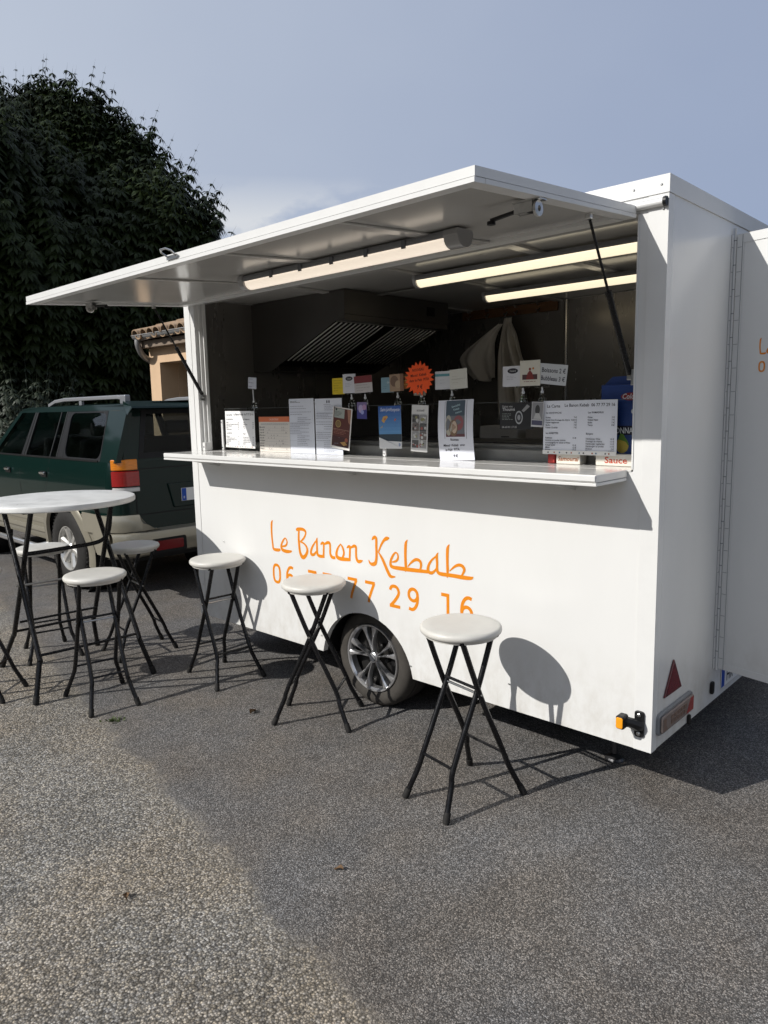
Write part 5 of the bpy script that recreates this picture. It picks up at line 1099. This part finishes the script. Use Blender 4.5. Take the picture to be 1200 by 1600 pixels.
def tile_mesh(cover):
    m = MB(); V = []; n = 8; r0, r1 = (.095, .080) if cover else (.080, .095); th = .013
    for y, r in ((0, r0), (.46, r1)):
        for o in (0, -th):
            for i in range(n + 1):
                a = math.pi * i / n; V.append(((r + o) * math.cos(a), y, ((r + o) * math.sin(a) if cover else .0 - (r + o) * math.sin(a) * .8)))
    k = n + 1; F_ = []
    for i in range(n): F_ += [(i, i + 1, 2 * k + i + 1, 2 * k + i), (k + i, 3 * k + i, 3 * k + i + 1, k + i + 1), (i, k + i, k + i + 1, i + 1), (2 * k + i, 2 * k + i + 1, 3 * k + i + 1, 3 * k + i)]
    F_ += [(0, 2 * k, 3 * k, k), (n, k + n, 3 * k + n, 2 * k + n)]
    m.add(V, F_); return m.mesh('roof_tile', CLAY, 40)
TC, TP = tile_mesh(True), tile_mesh(False)
rnd = random.Random(3)
for i in range(30):
    for j in range(5):
        if i >= 14 and j > 3: continue
        y = -.30 + j * .38; z = 2.678 + (y + .2) * pitch
        x = .165 + i * .207
        for me, dx, dz in ((TC, 0, .072), (TP, .1035, .072)):
            o = obj('roof_tile', me, None, B); o.location = (x + dx + rnd.uniform(-.008, .008), y + rnd.uniform(-.02, .02), z + dz + rnd.uniform(-.003, .006)); o.rotation_euler = (math.atan(pitch) + rnd.uniform(-.02, .02), 0, rnd.uniform(-.04, .04))

# ------------------------------------------------------------ trees and plants
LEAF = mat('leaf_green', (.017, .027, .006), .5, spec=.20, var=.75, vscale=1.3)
LEAF2 = mat('leaf_grey_green', (.018, .028, .013), .6, var=.35, vscale=6)
BARK = mat('bark', (.09, .07, .05), .9, var=.4, vscale=8, vstretch=(1, 1, .3), bump=.5, bscale=30, bdist=.01)
def palmate(V, F_, c, ax, size, rnd, n=7, droop=.55):
    ax = ax.normalized(); t1 = ax.orthogonal().normalized(); t2 = ax.cross(t1); a0 = rnd.uniform(0, 6.28)
    for k in range(n):
        a = a0 + 2 * math.pi * k / n + rnd.uniform(-.25, .25); l = size * rnd.uniform(.7, 1.15)
        d = (t1 * math.cos(a) + t2 * math.sin(a)); d.z -= droop * rnd.uniform(.5, 1.5); d.normalize()
        sd = d.cross(ax).normalized() * l * .19; o = len(V)
        dn = Vector((0, 0, -l * .18)); p = c + d * l * .08
        V += [p, p + d * l * .55 + sd + dn * .1, p + d * l + dn, p + d * l * .55 - sd + dn * .1, p + d * l * .5 - dn * .25]
        F_ += [(o, o + 1, o + 4), (o + 1, o + 2, o + 4), (o + 2, o + 3, o + 4), (o + 3, o, o + 4)]
def crown(center, rx, rz, shoots, seed, size, zmin, inner=.35, face=None, cone=0.0):
    rnd = random.Random(seed); V, F_ = [], []; cx, cy, cz_ = center; tips = []
    lobes = [(Vector((rnd.gauss(0, 1), rnd.gauss(0, 1), rnd.gauss(0, .8))).normalized(), rnd.uniform(.06, .24)) for _ in range(34)]
    k = 0
    while k < shoots:
        d = Vector((rnd.gauss(0, 1), rnd.gauss(0, 1), rnd.gauss(0, 1))).normalized()
        if face is not None and d.x * face.x + d.y * face.y < -.35 and rnd.random() < .75: continue
        s = 1 + sum(h * max(0, (d.dot(l) - .86) / .14) for l, h in lobes)
        q = (1 - rnd.random() ** 2.2 * inner) * s
        e = .80
        p = Vector((cx + math.copysign(abs(d.x) ** e, d.x) * rx * q * .93 * (1 - cone * max(0, d.z)), cy + math.copysign(abs(d.y) ** e, d.y) * rx * q * .93 * (1 - cone * max(0, d.z)), cz_ + d.z * rz * q))
        if p.z < zmin: continue
        k += 1; tips.append(p)
        g_ = Vector((d.x * .55, d.y * .55, .75 + .4 * d.z)).normalized(); n = rnd.randint(2, 4) + (2 if d.z > .25 and rnd.random() < .12 else 0)
        e_ = p + g_ * (.16 * n); w_ = g_.orthogonal().normalized() * .012; o = len(V); V += [p - g_ * .3 - w_, p - g_ * .3 + w_, e_]; F_.append((o, o + 1, o + 2))
        for j in range(n):
            palmate(V, F_, p + g_ * (.16 * j), Vector((g_.x + rnd.gauss(0, .15), g_.y + rnd.gauss(0, .15), g_.z)), size * (1.1 - .18 * j), rnd)
    return V, F_, tips
def tree(label, center, rx, rz, shoots, seed, size, zmin, trunk_r, face):
    t = thing('tree', label, 'tree', (center[0], center[1], YARD_Z)); t.scale = (1.0486,) * 3; c = (0, 0, center[2])
    V, F_, tips = crown(c, rx, rz, shoots, seed, size, zmin, face=face, cone=.10)
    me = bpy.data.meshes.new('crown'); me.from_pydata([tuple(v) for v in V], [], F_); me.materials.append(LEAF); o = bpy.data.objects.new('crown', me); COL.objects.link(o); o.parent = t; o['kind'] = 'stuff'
    m = MB(); m.tube([(0, 0, 0), (.05, 0, 1), (.0, .1, center[2])], [trunk_r * 1.3, trunk_r, trunk_r * .7], 12); tk = obj('trunk', m, BARK, t, smooth=60)
    m = MB(); rnd = random.Random(seed + 1)
    for p in rnd.sample(tips, 40):
        a = Vector((0, .05, center[2] * rnd.uniform(.35, 1))); b = p * .95; mid = (a + b) / 2 + Vector((0, 0, rnd.uniform(.1, .5))); m.tube(spline([tuple(a), tuple(mid), tuple(b)], 4), [trunk_r * .35 * (1 - i / 9.5) + .012 for i in range(9)], 6)
    obj('branch', m, BARK, tk, smooth=60); return t
view = Vector((.94, -.34, 0))
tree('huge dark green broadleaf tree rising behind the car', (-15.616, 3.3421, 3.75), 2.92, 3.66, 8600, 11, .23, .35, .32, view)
def shrub(label, x, y, h, r, n, seed, m_, sz, cat='shrub'):
    t = thing('shrub', label, cat, (x, y, YARD_Z)); V, F_, tips = crown((0, 0, h * .52), r, h * .5, n, seed, sz, .05, inner=.6)
    me = bpy.data.meshes.new('foliage'); me.from_pydata([tuple(v) for v in V], [], F_); me.materials.append(m_); o = bpy.data.objects.new('foliage', me); COL.objects.link(o); o.parent = t; o['kind'] = 'stuff'
    m = MB(); rnd = random.Random(seed)
    for p in rnd.sample(tips, 12): m.tube([(0, 0, 0), tuple(p * .5 + Vector((0, 0, .1))), tuple(p)], [.02, .014, .006], 6)
    obj('stem', m, BARK, t); return t
shrub('grey green bush poking up behind the car bonnet', -11.80, 2.23, 1.85, .82, 420, 5, LEAF2, .16)
shrub('leafy green bush in the porch of the small building', -8.76, 4.69, 1.78, .45, 140, 6, mat('leaf_porch', (.05, .08, .035), .6, var=.3), .16)

# ------------------------------------------------------------ small litter on the asphalt
DRY = mat('dry_leaf_brown', (.13, .075, .035), .8, var=.4, vscale=60)
for lb, x, y, a, z_ in (('curled brown leaf lying on the asphalt before the trailer', -2.10, -.412, .4, 1.0), ('small brown leaf fragment on open asphalt near the coarse lane', -.705, -1.072, 2.0, .6), ('pale dry leaf lying on the coarse old asphalt', -1.156, -1.67, 1.1, .7)):
    m = MB(); m.grid(4, 6, lambda u, v: ((u - .5) * .035 * z_ * math.sin(math.pi * min(1, .08 + v)) , (v - .5) * .06 * z_, .004 + .012 * z_ * (2 * abs(u - .5)) ** 2 + .006 * math.sin(v * 5)))
    o = obj('dry_leaf', m, DRY, smooth=180); o.location = (x, y, YARD_Z); o.rotation_euler = (0, 0, a); tag(o, lb, 'leaf', 'dry leaves on the asphalt')
V, F_ = [], []; rnd = random.Random(2)
for i in range(60):
    a, r = rnd.uniform(0, 6.28), abs(rnd.gauss(0, .018)); c = Vector((r * math.cos(a), r * math.sin(a) * 1.6, 0)); d = Vector((math.cos(a + rnd.gauss(0, .6)), math.sin(a), rnd.uniform(.2, 1.2))).normalized(); l = rnd.uniform(.008, .024); sd = d.orthogonal().normalized() * l * .25; o = len(V)
    V += [c, c + d * l * .5 + sd, c + d * l, c + d * l * .5 - sd]; F_.append((o, o + 1, o + 2, o + 3))
me = bpy.data.meshes.new('weed'); me.from_pydata([tuple(v) for v in V], [], F_); me.materials.append(mat('weed_green', (.05, .07, .02), .7)); o = bpy.data.objects.new('weed', me); COL.objects.link(o); o.location = (-2.593, -.978, YARD_Z + .001); tag(o, 'tiny green weed growing in the asphalt by the front stool leg', 'weed')

# ------------------------------------------------------------ the woods round the yard, unseen, added to cut sky fill and darken reflections
rnd = random.Random(21); V, F_ = [], []
for i in range(42000):
    a = rnd.uniform(0, 2 * math.pi); r = 33 + rnd.uniform(-2.5, 2.5) + 3 * math.sin(a * 7); top = 8.0 + 1.4 * math.sin(a * 9 + 1) + 1.0 * math.sin(a * 23)
    z = top * (1 - rnd.random() ** 1.6); r += 2.5 * (z / top) ** 2
    c = Vector((r * math.cos(a), r * math.sin(a) + 1, z + YARD_Z)); q = rnd.uniform(.18, .5); o = len(V)
    t1 = Vector((-math.sin(a), math.cos(a), rnd.uniform(-.5, .5))).normalized(); t2 = Vector((rnd.uniform(-.6, .6) * math.cos(a), rnd.uniform(-.6, .6) * math.sin(a), 1)).normalized()
    V += [c - t1 * q - t2 * q * .4, c + t1 * q * .3 - t2 * q, c + t1 * q + t2 * q * .3, c - t1 * q * .2 + t2 * q]; F_.append((o, o + 1, o + 2, o + 3))
me = bpy.data.meshes.new('added_woods'); me.from_pydata([tuple(v) for v in V], [], F_); me.materials.append(mat('added_woods_green', (.035, .05, .022), .8, var=.5, vscale=.5)); o = bpy.data.objects.new('added_woods', me); COL.objects.link(o); o['kind'] = 'stuff'
